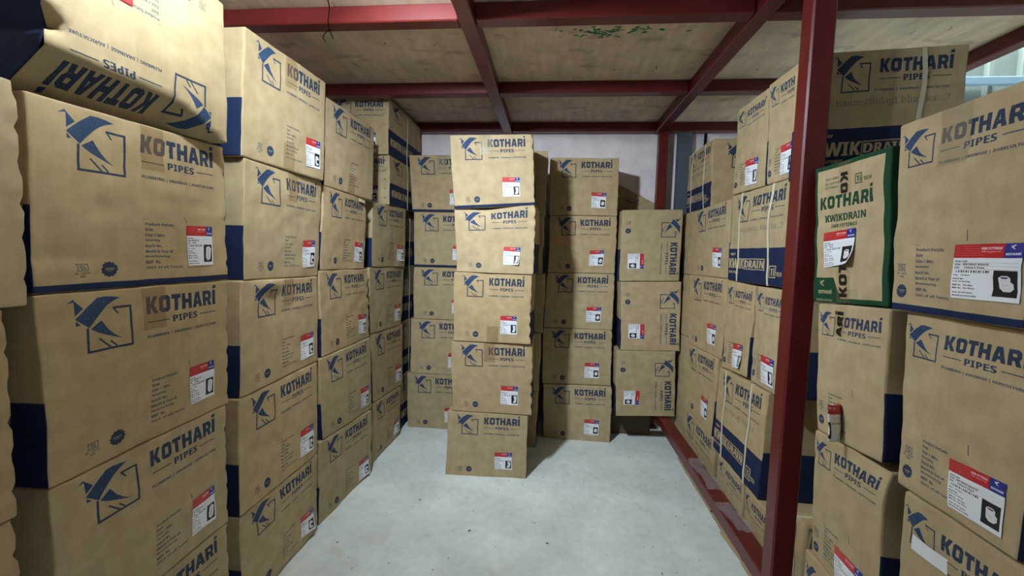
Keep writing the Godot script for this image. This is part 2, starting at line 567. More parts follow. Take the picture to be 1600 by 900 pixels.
func make_materials() -> void:
	bumps.seed = 5
	bumps.frequency = 4.0
	bumps.fractal_octaves = 3
	swell.seed = 9
	swell.frequency = 1.6
	swell.fractal_octaves = 2
	# board: mottled kraft, multiplied over every print
	var a := noise_image(512, 0.012, 3)
	var b := noise_image(512, 0.15, 4)
	var c := noise_image(512, 0.05, 8, Vector2(1, 12))
	var im := tint_image(512, func(i: int) -> Color:
		var v := 0.93 + 0.1 * (a[i] - 0.5) + 0.045 * (b[i] - 0.5) + 0.022 * (c[i] - 0.5)
		return Color(v, v * (0.985 + 0.015 * a[i]), v * (0.96 + 0.04 * a[i])))
	im.generate_mipmaps()
	detail = ImageTexture.create_from_image(im)
	for s in ["std", "strip", "far", "farstrip", "narrow", "nstrip", "kwik", "green", "slim"]:
		front[s] = print_front(s)
	front["kwik2"] = front["kwik"]
	front["bare"] = finish(sheet(64, 64, KRAFT))
	for s in ["plain", "kwik", "bird", "green"]:
		side[s] = print_side(s)
	for k in 6:
		var m := mat(Color.WHITE, 0.45)
		m.albedo_texture = print_label(k)
		sticker.append(m)
	M.steel = mat(Color(0.38, 0.1, 0.09), 0.38)
	var rust := noise_image(256, 0.02, 21)
	var steel_tex := tint_image(256, func(i: int) -> Color:
		var v := 0.9 + 0.14 * rust[i]
		return Color(v, v, v))
	M.steel.albedo_texture = ImageTexture.create_from_image(steel_tex)
	M.tape = mat(Color(0.62, 0.5, 0.34, 0.32), 0.3)
	M.tape.transparency = BaseMaterial3D.TRANSPARENCY_ALPHA
	M.tape.metallic_specular = 0.6
	M.shiny = mat(Color(0.68, 0.62, 0.5, 0.3), 0.36)
	M.shiny.transparency = BaseMaterial3D.TRANSPARENCY_ALPHA
	M.shiny.metallic_specular = 0.5
	M.strap = mat(Color(0.8, 0.77, 0.68), 0.4)
	M.paper = mat(Color(0.86, 0.87, 0.88), 0.7)
	M.staple = mat(Color(0.75, 0.75, 0.75), 0.3, 0.9)
	M.liner = mat(Color(0.76, 0.69, 0.55), 0.85)
	M.liner.cull_mode = BaseMaterial3D.CULL_DISABLED
	M.kraft = mat(KRAFT, 0.85)
	M.kraft.detail_enabled = true
	M.kraft.detail_albedo = detail
	M.kraft.detail_blend_mode = BaseMaterial3D.BLEND_MODE_MUL
	M.kraft.detail_uv_layer = BaseMaterial3D.DETAIL_UV_1
	# floor: worn painted concrete
	var f0 := noise_image(1024, 0.004, 31)
	var f1 := noise_image(1024, 0.03, 32)
	var f2 := noise_image(1024, 0.012, 33)
	var fim := tint_image(1024, func(i: int) -> Color:
		var v := 0.90 + 0.10 * (f0[i] - 0.5) + 0.05 * (f1[i] - 0.5)
		var warm := clampf((f2[i] - 0.58) * 1.6, 0.0, 0.7)
		return Color(v * 0.955, v, v * 0.985).lerp(Color(v * 0.93, v * 0.9, v * 0.83), warm))
	for i in 130:
		var p := Vector2(rng.randf() * 1024, rng.randf() * 1024)
		var s := rng.randf_range(0.7, 2.6)
		var d := PackedVector2Array()
		for k in 7:
			d.append(p + Vector2.from_angle(TAU * k / 7.0) * s * rng.randf_range(0.5, 1.5) * Vector2(1.6, 0.8))
		fill(fim, [d], Color(0.36, 0.35, 0.33) if i % 3 == 0 else Color(0.55, 0.54, 0.5))
	fim.generate_mipmaps()
	M.floor = mat(Color.WHITE, 0.55)
	M.floor.albedo_texture = ImageTexture.create_from_image(fim)
	# wall: lime washed plaster
	var wim := tint_image(512, func(i: int) -> Color:
		var v := 0.93 + 0.08 * (a[i] - 0.5) + 0.05 * (b[i] - 0.5)
		return Color(v, v * 0.965, v * 0.97))
	M.wall = mat(Color.WHITE, 0.9)
	M.wall.albedo_texture = ImageTexture.create_from_image(wim)
	# plywood: long soft grain with stains
	for k in 2:
		var g0 := noise_image(1024, 0.02, 41 + k, Vector2(1, 10))
		var g1 := noise_image(1024, 0.006, 51 + k, Vector2(1, 2))
		var g2 := noise_image(1024, 0.004, 61 + k)
		var pim := tint_image(1024, func(i: int) -> Color:
			var v := 0.80 + 0.12 * (g1[i] - 0.5) + 0.10 * (g0[i] - 0.5)
			var dirt := clampf((g2[i] - 0.7) * 1.6, 0.0, 0.3)
			return Color(v, v * 0.9, v * 0.785).lerp(Color(0.42, 0.37, 0.31), dirt))
		for i in 9:
			var p := Vector2(rng.randf() * 1024, rng.randf() * 1024)
			var q := p + Vector2(rng.randf_range(-14, 14), rng.randf_range(20, 60))
			line(pim, p, q, rng.randf_range(2.0, 6.0), Color(0.42, 0.37, 0.32) if i % 4 else Color(0.36, 0.42, 0.4))
		if k == 1:
			# green brush marks
			for i in 46:
				var cx := 500 + rng.randfn() * 125.0
				var cy := 285 + rng.randfn() * 34.0
				line(pim, Vector2(cx, cy), Vector2(cx + rng.randf_range(6, 30), cy + rng.randf_range(-34, 26)), rng.randf_range(7, 20), Color(0.09, 0.42, 0.26).lerp(Color(0.4, 0.5, 0.4), rng.randf() * 0.5))
		pim.generate_mipmaps()
		var m := mat(Color.WHITE, 0.8)
		m.albedo_texture = ImageTexture.create_from_image(pim)
		M["ply%d" % k] = m
	M.shed = mat(Color(0.36, 0.36, 0.37), 0.8)  # dull grey for the unseen walls and overhead slab, keeps bounce light low
	M.clad = mat(Color(0.56, 0.61, 0.58), 0.5)
	M.clad_rail = mat(Color(0.5, 0.62, 0.68), 0.4)
	M.column = mat(Color(0.3, 0.34, 0.39), 0.6)
	M.dark_wood = mat(Color(0.36, 0.28, 0.2), 0.85)
	M.film = mat(Color(0.9, 0.9, 0.92, 0.16), 0.3)
	M.film.transparency = BaseMaterial3D.TRANSPARENCY_ALPHA
	M.wire = mat(Color(0.4, 0.06, 0.07), 0.5)


# ====================================================================== the setting
func lamp() -> void:
	var at := Vector3(-0.76, 2.548, -1.27)  # unseen floodlight, out of view, aimed to light the middle and back stacks
	var t := thing("unseen_flood_light", "unseen floodlight above the picture at the left, placed to light the middle and back", "lamp", at)
	t.basis = Basis.from_euler(Vector3(LAMP_TILT, LAMP_YAW, 0))
	var white := mat(Color(0.85, 0.85, 0.85), 0.4)
	part("housing", slab(Vector3(0.2, 0.13, 0.03), 0.006), white, t, Vector3(0, 0, 0.018))
	var arm := part("bracket", slab(Vector3(0.03, 0.075, 0.012), 0.002), white, t, Vector3(0, 0.055, 0.035))
	arm.rotation.x = -LAMP_TILT
	var glow := mat(Color(1, 1, 1), 0.5)
	glow.emission_enabled = true
	glow.emission = LAMP_C
	glow.emission_energy_multiplier = 2.0
	part("lamp_glass", slab(Vector3(0.18, 0.11, 0.004), 0.001), glow, t, Vector3(0, 0, 0.001))
	var l := SpotLight3D.new()
	l.name = "flood_beam"
	l.spot_angle = 72.0
	l.spot_angle_attenuation = 1.0
	l.spot_range = 14.0
	l.spot_attenuation = 2.0
	l.light_size = 0.06
	l.light_color = LAMP_C
	l.light_energy = LAMP_E
	l.shadow_enabled = true
	l.position = Vector3(0, 0, -0.01)
	t.add_child(l, true)
	# unseen bulb beside it, placed to light the upper left cartons and right stacks
	var k := thing("unseen_bulb_lamp", "unseen bare bulb above the picture, over an added plate that shades the floor", "lamp", Vector3(-0.8, 2.545, -1.1))
	part("socket", slab(Vector3(0.04, 0.045, 0.04), 0.004), white, k, Vector3(0, 0.0515, 0))
	var ball := SphereMesh.new()
	ball.radius = 0.028
	ball.height = 0.056
	ball.radial_segments = 20
	ball.rings = 10
	part("bulb", ball, glow, k)
	part("added_shade_plate", slab(Vector3(0.09, 0.004, 0.09), 0.001), white, k, Vector3(0, -0.1, 0))  # added plate, keeps the bulb's light off the floor and lower cartons
	for s in [-1.0, 1.0]:
		part("added_plate_rod", slab(Vector3(0.004, 0.17, 0.004), 0.001), white, k, Vector3(s * 0.04, -0.015, 0.04))
	var o := OmniLight3D.new()
	o.name = "bulb_glow"
	o.light_color = LAMP_C
	o.light_energy = SPILL_E
	o.light_size = 0.024
	o.omni_range = 14.0
	o.omni_attenuation = 2.0
	o.shadow_enabled = true
	k.add_child(o, true)


func shell() -> void:
	structure("floor", slab(Vector3(12, 0.2, 12), 0.0, 0.5), M.floor, Vector3(2.2, -0.1, -0.6))
	structure("wall_back", slab(Vector3(4.5, 4.6, 0.2), 0.0, 0.8), M.wall, Vector3(0.1, 2.3, -4.02))
	structure("wall_left", slab(Vector3(0.2, 4.6, 7.4), 0.0, 0.8), M.wall, Vector3(-1.95, 2.3, -0.4))
	# deck of plywood sheets on the steel grid
	var deck := Node3D.new()
	deck.name = "ceiling"
	deck.set_meta("kind", "structure")
	add_child(deck)
	var xs := [-1.85, -0.42, 0.871, 2.21]
	var zs := [1.6, 0.35, -0.86, -2.06, -2.97, -3.92]
	for i in 3:
		for j in 5:
			var w: float = xs[i + 1] - xs[i]
			var d: float = zs[j] - zs[j + 1]
			var st := SurfaceTool.new()
			st.begin(Mesh.PRIMITIVE_TRIANGLES)
			var h := Vector3(w / 2 - 0.002, 0.009, d / 2 - 0.002)
			# underside carries the sheet's own picture, once per sheet
			var c := [Vector3(-h.x, -h.y, -h.z), Vector3(h.x, -h.y, -h.z), Vector3(h.x, -h.y, h.z), Vector3(-h.x, -h.y, h.z)]
			quad(st, c[0], c[1], c[2], c[3], 1, 1)
			quad(st, c[3] + Vector3(0, 0.018, 0), c[2] + Vector3(0, 0.018, 0), c[1] + Vector3(0, 0.018, 0), c[0] + Vector3(0, 0.018, 0))
			for k in 4:
				var a: Vector3 = c[k]
				var b: Vector3 = c[(k + 1) % 4]
				quad(st, b, a, a + Vector3(0, 0.018, 0), b + Vector3(0, 0.018, 0), 1, 0.02)
			part("plywood_sheet", st.commit(), M.ply1 if i == 1 and j == 3 else M.ply0, deck, Vector3((xs[i] + xs[i + 1]) / 2, 2.629, (zs[j] + zs[j + 1]) / 2))
	# ribbed cladding of the bright bay beyond the right side
	var st := SurfaceTool.new()
	st.begin(Mesh.PRIMITIVE_TRIANGLES)
	var prof := []
	var x := 2.36
	while x < 7.6:
		for q in [[0.0, 0.0], [0.19, 0.0], [0.2, 0.045], [0.24, 0.045], [0.255, 0.0]]:
			prof.append(Vector2(x + q[0], q[1]))
		x += 0.275
	for i in prof.size() - 1:
		var a: Vector2 = prof[i]
		var b: Vector2 = prof[i + 1]
		quad(st, Vector3(a.x, 0, a.y), Vector3(b.x, 0, b.y), Vector3(b.x, 4.6, b.y), Vector3(a.x, 4.6, a.y))
		quad(st, Vector3(b.x, 0, b.y - 0.004), Vector3(a.x, 0, a.y - 0.004), Vector3(a.x, 4.6, a.y - 0.004), Vector3(b.x, 4.6, b.y - 0.004))
	var clad := structure("wall_far", st.commit(), M.clad, Vector3(0, 0, -4.55))
	part("girt", slab(Vector3(5.2, 0.07, 0.05), 0.005), M.clad_rail, clad, Vector3(4.98, 3.165, 0.06))
	structure("unseen_wall_front", slab(Vector3(10, 4.6, 0.2), 0.0, 0.8), M.shed, Vector3(2.8, 2.3, 3.3))  # unseen, behind the viewer, placed to shut out sky light
	structure("unseen_roof", slab(Vector3(9.9, 0.12, 7.2), 0.0, 0.8), M.shed, Vector3(2.85, 4.66, -0.2))  # unseen overhead slab, lets sky in only through the gap by the cladding
	structure("unseen_wall_right", slab(Vector3(0.15, 4.6, 7.4), 0.0, 0.8), M.shed, Vector3(7.7, 2.3, -0.9))  # unseen, closes the bay against sky light from the side


func beam(label: String, segs: Array) -> void:
	# segs: [from, to, width, height]; a thing of square tube lengths
	var t := thing("steel_beam", label, "beam", (segs[0][0] + segs[0][1]) / 2.0)
	for s in segs:
		var a: Vector3 = s[0]
		var b: Vector3 = s[1]
		var d := (b - a).abs()
		var size := Vector3(maxf(d.x, s[2]), maxf(d.y, s[3]), maxf(d.z, s[2]))
		part("tube_length", slab(size, 0.005, 1.0), M.steel, t, (a + b) / 2.0 - t.position)


func frame() -> void:
	var y := 2.5815
	var g := 0.003
	beam("red beam running into depth beneath the deck, left of centre", [[Vector3(-0.4185, 2.578, 1.6), Vector3(-0.4185, 2.578, -3.9), 0.073, 0.082]])
	beam("red beam running into depth beneath the deck, right of centre and over the posts", [[Vector3(0.871, 2.578, 1.6), Vector3(0.871, 2.578, -3.9), 0.073, 0.082]])
	beam("red edge beam of the deck at the far right, bright bay behind it", [[Vector3(2.205, 2.583, 1.6), Vector3(2.205, 2.583, -3.9), 0.073, 0.07]])
	var names := ["red crossbeam nearest the viewer, its left end lit bright", "middle red crossbeam beneath the plywood deck", "last red crossbeam beneath the deck, against the back wall"]
	var zz := [-2.06, -2.97, -3.86]
	for i in 3:
		var segs := []
		for e in [[-1.85, -0.455 - g], [-0.382 + g, 0.8345 - g], [0.9075 + g, 2.1685 - g]]:
			segs.append([Vector3(e[0], y, zz[i]), Vector3(e[1], y, zz[i]), 0.08, 0.075])
		beam(names[i], segs)
	for e in [[-0.86, "crossbeam of the deck just overhead"], [0.35, "crossbeam of the deck behind the viewer"]]:
		beam("red " + e[1], [[Vector3(-1.85, y, e[0]), Vector3(-0.455 - g, y, e[0]), 0.08, 0.075], [Vector3(-0.382 + g, y, e[0]), Vector3(0.8345 - g, y, e[0]), 0.08, 0.075], [Vector3(0.9075 + g, y, e[0]), Vector3(2.1685 - g, y, e[0]), 0.08, 0.075]])
	var p := thing("steel_post", "tall red square post in the right foreground", "post", Vector3(0.882, 0, -1.64))
	part("tube_length", slab(Vector3(0.078, 2.53, 0.074), 0.006), M.steel, p, Vector3(0, 1.271, 0))
	part("foot_plate", slab(Vector3(0.16, 0.008, 0.16), 0.002), M.steel, p, Vector3(0, 0.004, 0))
	p = thing("steel_post", "far red post in front of the white back wall", "post", Vector3(0.895, 0, -3.83))
	part("tube_length", slab(Vector3(0.075, 2.53, 0.075), 0.006), M.steel, p, Vector3(0, 1.271, 0))
	part("foot_plate", slab(Vector3(0.12, 0.008, 0.12), 0.002), M.steel, p, Vector3(0, 0.004, 0))
	beam("red floor beam along the right rack, cartons behind it and film on it", [[Vector3(0.905, 0.2215, -1.69), Vector3(0.905, 0.2215, -3.78), 0.082, 0.072]])
	var col := thing("wall_column", "blue grey column on the back wall, right of the far red post", "column", Vector3(1.085, 0, -3.88))
	part("column_shaft", slab(Vector3(0.11, 2.6, 0.07), 0.004), M.column, col, Vector3(0, 1.3, 0))
	col = thing("wall_conduit", "thin grey pipe up the back wall, right of the blue grey column", "pipe", Vector3(1.262, 0, -3.9))
	part("pipe_run", sweep(PackedVector3Array([Vector3(0, 0, 0), Vector3(0, 1.3, 0), Vector3(0, 2.6, 0)]), 0.011), mat(Color(0.45, 0.45, 0.47), 0.5), col)


# ====================================================================== cartons
func carton_point(s: Dictionary, p: Vector3) -> Vector3:
	# p in the undeformed box: x -W/2..W/2, y 0..H, z -D/2..D/2
	var z: Vector3 = s.size
	var hx := z.x / 2.0
	var hz := z.z / 2.0
	var r: float = s.round
	var q := Vector3(clampf(p.x, -hx + r, hx - r), clampf(p.y, r, z.y - r), clampf(p.z, -hz + r, hz - r))
	var d := p - q
	if d.length() > r:
		p = q + d.normalized() * r
	var u := clampf(p.x / z.x + 0.5, 0.0, 1.0)
	var v := clampf(p.y / z.y, 0.0, 1.0)
	var w := clampf(p.z / z.z + 0.5, 0.0, 1.0)
	var o: Array = s.off
	if o.size() == 8:   # TL TR BR BL
		var tl := Vector2(o[0], o[1])
		var tr := Vector2(o[2], o[3])
		var br := Vector2(o[4], o[5])
		var bl := Vector2(o[6], o[7])
		var m := bl.lerp(br, u).lerp(tl.lerp(tr, u), v)
		p.x += m.x
		p.y += m.y
	var su := sin(PI * u)
	var sv := sin(PI * v)
	var sw := sin(PI * w)
	# swollen or slack walls, soft waves, worn corners
	p.z += (s.bulge * su * sv) * (1.0 if w > 0.5 else -1.0) * smoothstep(0.2, 0.5, absf(w - 0.5))
	p.x += s.bulge * 0.6 * sv * sw * (1.0 if u > 0.5 else -1.0) * smoothstep(0.2, 0.5, absf(u - 0.5))
	var n: Vector3 = Vector3(p.x, p.y, p.z) + s.seed
	var amp := 0.0036
	p.x += swell.get_noise_3dv(n) * 0.006 * sv
	p.z += swell.get_noise_3dv(n + Vector3(7, 3, 1)) * 0.008 * su
	p += Vector3(bumps.get_noise_3dv(n * 2.0), 0.4 * bumps.get_noise_3dv(n * 2.0 + Vector3(3, 9, 4)), bumps.get_noise_3dv(n * 2.0 + Vector3(11, 2, 6))) * amp * s.wear
	if s.has("notch"):   # stapled seam down the right front edge
		var e := Vector2(u - 1.0, w - 1.0) * Vector2(z.x, z.z)
		var near := exp(-e.length() / 0.028)
		var ph := v * 6.0 + 0.25 + 0.15 * sin(s.seed.x * 9.0)
		var dip := exp(-pow((ph - roundf(ph)) / 0.13, 2.0))
		p.x -= near * dip * 0.011 * s.notch
		p.z -= near * dip * 0.011 * s.notch
		p.z += near * (1.0 - dip) * 0.003 * s.notch
	for t in s.dents:    # [u, v, radius u, radius v, depth]
		var g := exp(-pow((u - t[0]) / t[2], 2.0) - pow((v - t[1]) / t[3], 2.0))
		p.z -= g * t[4] * w
	if s.has("crush"):   # the lower front folded under along a slanting crease
		var y1 := lerpf(0.09, 0.008, clampf((u - 0.62) / 0.38, 0.0, 1.0))
		if p.y < y1 and w > 0.3:
			p.z -= (y1 - p.y) * 1.2 * smoothstep(0.3, 1.0, w)
		var h := exp(-pow(u / 0.06, 2.0) - pow((v - 0.33) / 0.035, 2.0))
		p.z -= h * 0.05 * w
		p.x += h * 0.05
	if s.has("cave"):    # front top edge caved in
		var g2 := exp(-pow((u - 0.42) / 0.3, 2.0)) * smoothstep(0.75, 1.0, v) * smoothstep(0.5, 1.0, w)
		p.y -= g2 * 0.012
		p.z -= g2 * 0.022
	if s.has("soft"):
		var g3 := smoothstep(0.7, 1.0, v) * smoothstep(0.4, 1.0, w) * smoothstep(0.3, 1.0, u)
		p.y -= g3 * g3 * 0.018
		p.z -= g3 * g3 * 0.02
	return p


func ticks(n: int, size: float, r: float) -> PackedFloat32Array:
	var out := PackedFloat32Array([0.0, r * 0.45, r])
	for i in range(1, n):
		out.append(lerpf(r, size - r, float(i) / n))
	out.append_array(PackedFloat32Array([size - r, size - r * 0.45, size]))
	return out


func carton_face(s: Dictionary, mesh: ArrayMesh, origin: Vector3, du: Vector3, dv: Vector3, lu: float, lv: float, nu: int, nv: int, uvf: Callable) -> void:
	# du, dv: unit directions, right and up as seen from outside
	var r: float = s.round
	var us := ticks(nu, lu, r)
	var vs := ticks(nv, lv, r)
	var P := PackedVector3Array()
	var uv := PackedVector2Array()
	var uv2 := PackedVector2Array()
	for j in vs.size():
		for i in us.size():
			P.append(carton_point(s, origin + du * us[i] + dv * vs[j]))
			uv.append(uvf.call(us[i] / lu, 1.0 - vs[j] / lv))
			uv2.append(Vector2(us[i], vs[j]) * 1.7 + Vector2(s.seed.x, s.seed.y) * 3.1)
	var N := PackedVector3Array()
	var w := us.size()
	var h := vs.size()
	for j in h:
		for i in w:
			var a := P[j * w + mini(i + 1, w - 1)] - P[j * w + maxi(i - 1, 0)]
			var b := P[mini(j + 1, h - 1) * w + i] - P[maxi(j - 1, 0) * w + i]
			N.append(a.cross(b).normalized())
	var idx := PackedInt32Array()
	for j in h - 1:
		for i in w - 1:
			var k := j * w + i
			idx.append_array(PackedInt32Array([k, k + w + 1, k + 1, k, k + w, k + w + 1]))
	var arr := []
	arr.resize(Mesh.ARRAY_MAX)
	arr[Mesh.ARRAY_VERTEX] = P
	arr[Mesh.ARRAY_NORMAL] = N
	arr[Mesh.ARRAY_TEX_UV] = uv
	arr[Mesh.ARRAY_TEX_UV2] = uv2
	arr[Mesh.ARRAY_INDEX] = idx
	mesh.add_surface_from_arrays(Mesh.PRIMITIVE_TRIANGLES, arr)


func print_uv(s: Dictionary, u: float, v: float) -> Vector2:
	# face position (u right, v down) to position in the print
	if s.has("flip"):
		return Vector2(1.0 - u, 1.0 - v)
	if s.has("turn"):
		return Vector2(v, 1.0 - u)
	return Vector2(u, v)


func face_uv(s: Dictionary, u: float, v: float) -> Vector2:
	if s.has("flip"):
		return Vector2(1.0 - u, 1.0 - v)
	if s.has("turn"):
		return Vector2(1.0 - v, u)
	return Vector2(u, v)


func patch(s: Dictionary, r: Rect2, nu: int, nv: int, lift: Callable, skew := 0.0) -> ArrayMesh:
	# a sheet lying on the front; r in print space (0..1, y down)
	var st := SurfaceTool.new()
	st.begin(Mesh.PRIMITIVE_TRIANGLES)
	var z: Vector3 = s.size
	for j in nv + 1:
		for i in nu + 1:
			var a := float(i) / nu
			var b := float(j) / nv
			var q := r.position + Vector2(a, b) * r.size
			q.y += skew * (a - 0.5) * r.size.y
			var f := face_uv(s, q.x, q.y)
			var l: Vector3 = lift.call(a, b)
			var base := Vector3((f.x - 0.5) * z.x, (1.0 - f.y) * z.y, z.z / 2.0)
			var p := carton_point(s, base) + Vector3(l.x, l.y, l.z + 0.0022)
			st.set_uv(Vector2(a, b))
			st.set_smooth_group(0)
			st.add_vertex(p)
	for j in nv:
		for i in nu:
			var k := j * (nu + 1) + i
			for x in ([k, k + 1, k + nu + 2, k, k + nu + 2, k + nu + 1]):
				st.add_index(x)
	st.generate_normals()
	return st.commit()


func band(s: Dictionary, x: float, w: float) -> ArrayMesh:
	# a plastic strap round the carton in the plane across x
	var z: Vector3 = s.size
	var st := SurfaceTool.new()
	st.begin(Mesh.PRIMITIVE_TRIANGLES)
	var loop := []
	for i in 11:
		loop.append(Vector3(x, lerpf(0.0, z.y, i / 10.0), z.z / 2))
	for i in range(1, 7):
		loop.append(Vector3(x, z.y, lerpf(z.z / 2, -z.z / 2, i / 6.0)))
	for i in range(1, 7):
		loop.append(Vector3(x, lerpf(z.y, 0.0, i / 6.0), -z.z / 2))
	for i in range(1, 6):
		loop.append(Vector3(x, 0.0, lerpf(-z.z / 2, z.z / 2, i / 6.0)))
	var n := loop.size()
	var mid := Vector3(0, z.y / 2, 0)
	var rows := []
	for i in n:
		var sway := 0.006 * sin(i * 0.9 + s.seed.x * 5.0)
		var pr := []
		for k in [-1.0, 1.0]:
			var b: Vector3 = loop[i] + Vector3(k * w / 2 + sway, 0, 0)
			var p := carton_point(s, b)
			var out := Vector3(0, (b.y - mid.y) / z.y, b.z / z.z)
			out = Vector3(0, signf(out.y) if absf(out.y) > 0.49 else 0.0, signf(out.z) if absf(out.z) > 0.49 else 0.0).normalized()
			pr.append(p + out * 0.0035)
			pr.append(p + out * 0.0012)
		rows.append(pr)
	for i in n:
		var a: Array = rows[i]
		var b: Array = rows[(i + 1) % n]
		quad(st, a[0], a[2], b[2], b[0])
		quad(st, a[2], a[3], b[3], b[2])
		quad(st, a[1], a[0], b[0], b[1])
	return st.commit()


func board(tex: Texture2D, tint: int) -> StandardMaterial3D:
	var key := "%s%d" % [tex.get_rid(), tint]
	if not M.has(key):
		var m := mat([Color(1, 1, 1), Color(0.985, 0.97, 0.95), Color(0.97, 0.975, 0.96), Color(1.0, 0.985, 0.955)][tint], 0.78)
		m.albedo_texture = tex
		m.metallic_specular = 0.35
		m.detail_enabled = true
		m.detail_albedo = detail
		m.detail_blend_mode = BaseMaterial3D.BLEND_MODE_MUL
		m.detail_uv_layer = BaseMaterial3D.DETAIL_UV_2
		M[key] = m
	return M[key]


var count := 0


func box(label: String, style: String, at: Vector3, yaw: float, size: Vector3, off: Array, o: Dictionary) -> void:
	count += 1
	rng.seed = 1000 + count * 17
	var s := o.duplicate()
	s.size = size
	s.off = off
	s.round = rng.randf_range(0.005, 0.009)
	s.bulge = rng.randf_range(-0.002, 0.007)
	s.wear = rng.randf_range(0.8, 1.5)
	s.seed = Vector3(rng.randf() * 20, rng.randf() * 20, rng.randf() * 20)
	s.dents = []
	for i in rng.randi_range(2, 5):
		s.dents.append([rng.randf(), rng.randf(), rng.randf_range(0.05, 0.22), rng.randf_range(0.012, 0.05), rng.randf_range(-0.003, 0.006)])
	if s.has("tear"):
		s.dents.append([0.3, 0.95, 0.14, 0.07, -0.022] if s.tear == 1 else [0.95, 0.98, 0.15, 0.06, 0.012])
	if s.has("crease"):
		s.dents.append([0.3, 0.12, 0.3, 0.012, -0.006])
		s.dents.append([0.62, 0.6, 0.07, 0.02, -0.006])
	if s.has("cave"):
		s.dents.append([0.35, 0.25, 0.3, 0.02, 0.006])
		s.dents.append([0.15, 0.12, 0.15, 0.02, 0.008])
	var t := thing("carton", label, "carton", at, "printed brown cartons")
	t.rotation_degrees.y = yaw
	var hx := size.x / 2
	var hz := size.z / 2
	var mesh := ArrayMesh.new()
	var big := at.z > -2.3
	var nu := 26 if big else 16
	var nv := 26 if big else 18
	carton_face(s, mesh, Vector3(-hx, 0, hz), Vector3.RIGHT, Vector3.UP, size.x, size.y, nu, nv, func(u: float, v: float) -> Vector2: return print_uv(s, u, v))
	var band_up := false
	var side_uv := func(u: float, v: float) -> Vector2: return Vector2(1.0 - u, 1.0 - v) if band_up else Vector2(u, v)
	carton_face(s, mesh, Vector3(hx, 0, hz), Vector3(0, 0, -1), Vector3.UP, size.z, size.y, 10, 18 if s.has("notch") else 12, side_uv)
	carton_face(s, mesh, Vector3(-hx, 0, -hz), Vector3(0, 0, 1), Vector3.UP, size.z, size.y, 10, 12, side_uv)
	var plain := func(u: float, v: float) -> Vector2: return Vector2(0.02 + 0.1 * u, 0.4 + 0.1 * v)
	carton_face(s, mesh, Vector3(-hx, size.y, hz), Vector3.RIGHT, Vector3(0, 0, -1), size.x, size.z, 12, 8, plain)
	carton_face(s, mesh, Vector3(hx, 0, -hz), Vector3.LEFT, Vector3.UP, size.x, size.y, 6, 6, plain)
	carton_face(s, mesh, Vector3(-hx, 0, -hz), Vector3.RIGHT, Vector3(0, 0, 1), size.x, size.z, 8, 6, plain)
	var tint := rng.randi_range(0, 3)
	var sk: String = s.get("side", "green" if style == "green" else "plain")
	var body := MeshInstance3D.new()
	body.name = "carton_body"
	body.mesh = mesh
	t.add_child(body)
	mesh.surface_set_material(0, board(front[style], tint))
	mesh.surface_set_material(1, board(side[sk], tint))
	mesh.surface_set_material(2, board(side["plain" if sk == "bird" else sk], tint))
	for k in [3, 4, 5]:
		mesh.surface_set_material(k, board(side["green" if style == "green" else "bird"], tint))
	# label
	if not s.has("nolab"):
		var r := Rect2(0.612, 0.6, 0.21, 0.265)
		if style in ["narrow", "nstrip"]:
			r = Rect2(0.42, 0.665, 0.37, 0.275)
			if s.has("big"):
				r = Rect2(0.49, 0.69, 0.4, 0.25) if style == "narrow" else Rect2(0.55, 0.655, 0.425, 0.245)
			if s.has("ptape"):
				r = Rect2(0.4, 0.72, 0.3, 0.26)
			if s.has("lablow"):
				r = Rect2(0.42, 0.74, 0.4, 0.24)
		if s.has("labhigh"):
			r = Rect2(0.17, 0.49, 0.45, 0.25)
		if style == "slim":
			r = Rect2(0.55, 0.62, 0.25, 0.33)
		if s.get("lab", 0) == 2:
			r = Rect2(0.705, 0.605, 0.175, 0.275)
		if s.get("lab", 0) == 1 and not s.has("flip") and style == "std":
			r = Rect2(0.72, 0.63, 0.2, 0.27)
		var c: float = s.get("lift", 0.0)
		var roll := s.has("ptape") and style != "green"
		var lift := func(a: float, b: float) -> Vector3:
			if c == 0.0:
				return Vector3.ZERO
			if roll:
				var e := maxf(0.0, a - 0.25) / 0.75
				return Vector3(-e * e * 0.055, 0.0, sin(minf(e * 2.2, PI * 0.8)) * c * 0.7 + e * 0.01)
			var e2 := maxf(0.0, a + b - 1.1) / 0.9
			return Vector3(-e2 * e2 * c * 0.6, e2 * e2 * c * 0.3, e2 * e2 * c)
		var flat := c == 0.0 and not s.has("lift")
		part("shipping_label", patch(s, r, 5 if flat else 10, 5 if flat else 8, lift, rng.randf_range(-0.05, 0.05)), sticker[s.get("lab", 0)], t)
	var still := func(_a: float, _b: float) -> Vector3: return Vector3(0, 0, -0.001)
	if s.has("tape"):
		var x: float = s.tape
		var tw := 0.075 / size.x
		part("packing_tape", patch(s, Rect2(x - tw / 2, 0.004, tw, 0.27), 4, 10, func(a: float, b: float) -> Vector3: return Vector3(0, 0, -0.0008 + 0.0012 * absf(sin(a * 9.0 + b * 14.0)))), M.shiny if s.has("shiny") else M.tape, t)
	if s.has("tapelow"):
		part("packing_tape", patch(s, Rect2(0.44, 0.76, 0.075 / size.x, 0.235), 4, 8, still), M.tape, t)
	if s.has("slip"):
		part("paper_slip", patch(s, Rect2(0.12, 0.19, 0.4, 0.075), 8, 3, func(a: float, _b: float) -> Vector3: return Vector3(0, 0, 0.004 * sin(a * 5.0))), M.paper, t)
	if s.has("ptape"):
		printed_tape(s, t)
	if s.has("strap"):
		var xs := [-0.3, 0.22]
		if s.strap == 2:
			xs = [0.215]
		if style == "slim" or s.get("side", "") == "kwik":
			xs = []
			part("strap", hoop(s, -size.z * 0.02), M.strap, t)
		for x in xs:
			part("strap", band(s, x * size.x, 0.014), M.strap, t)
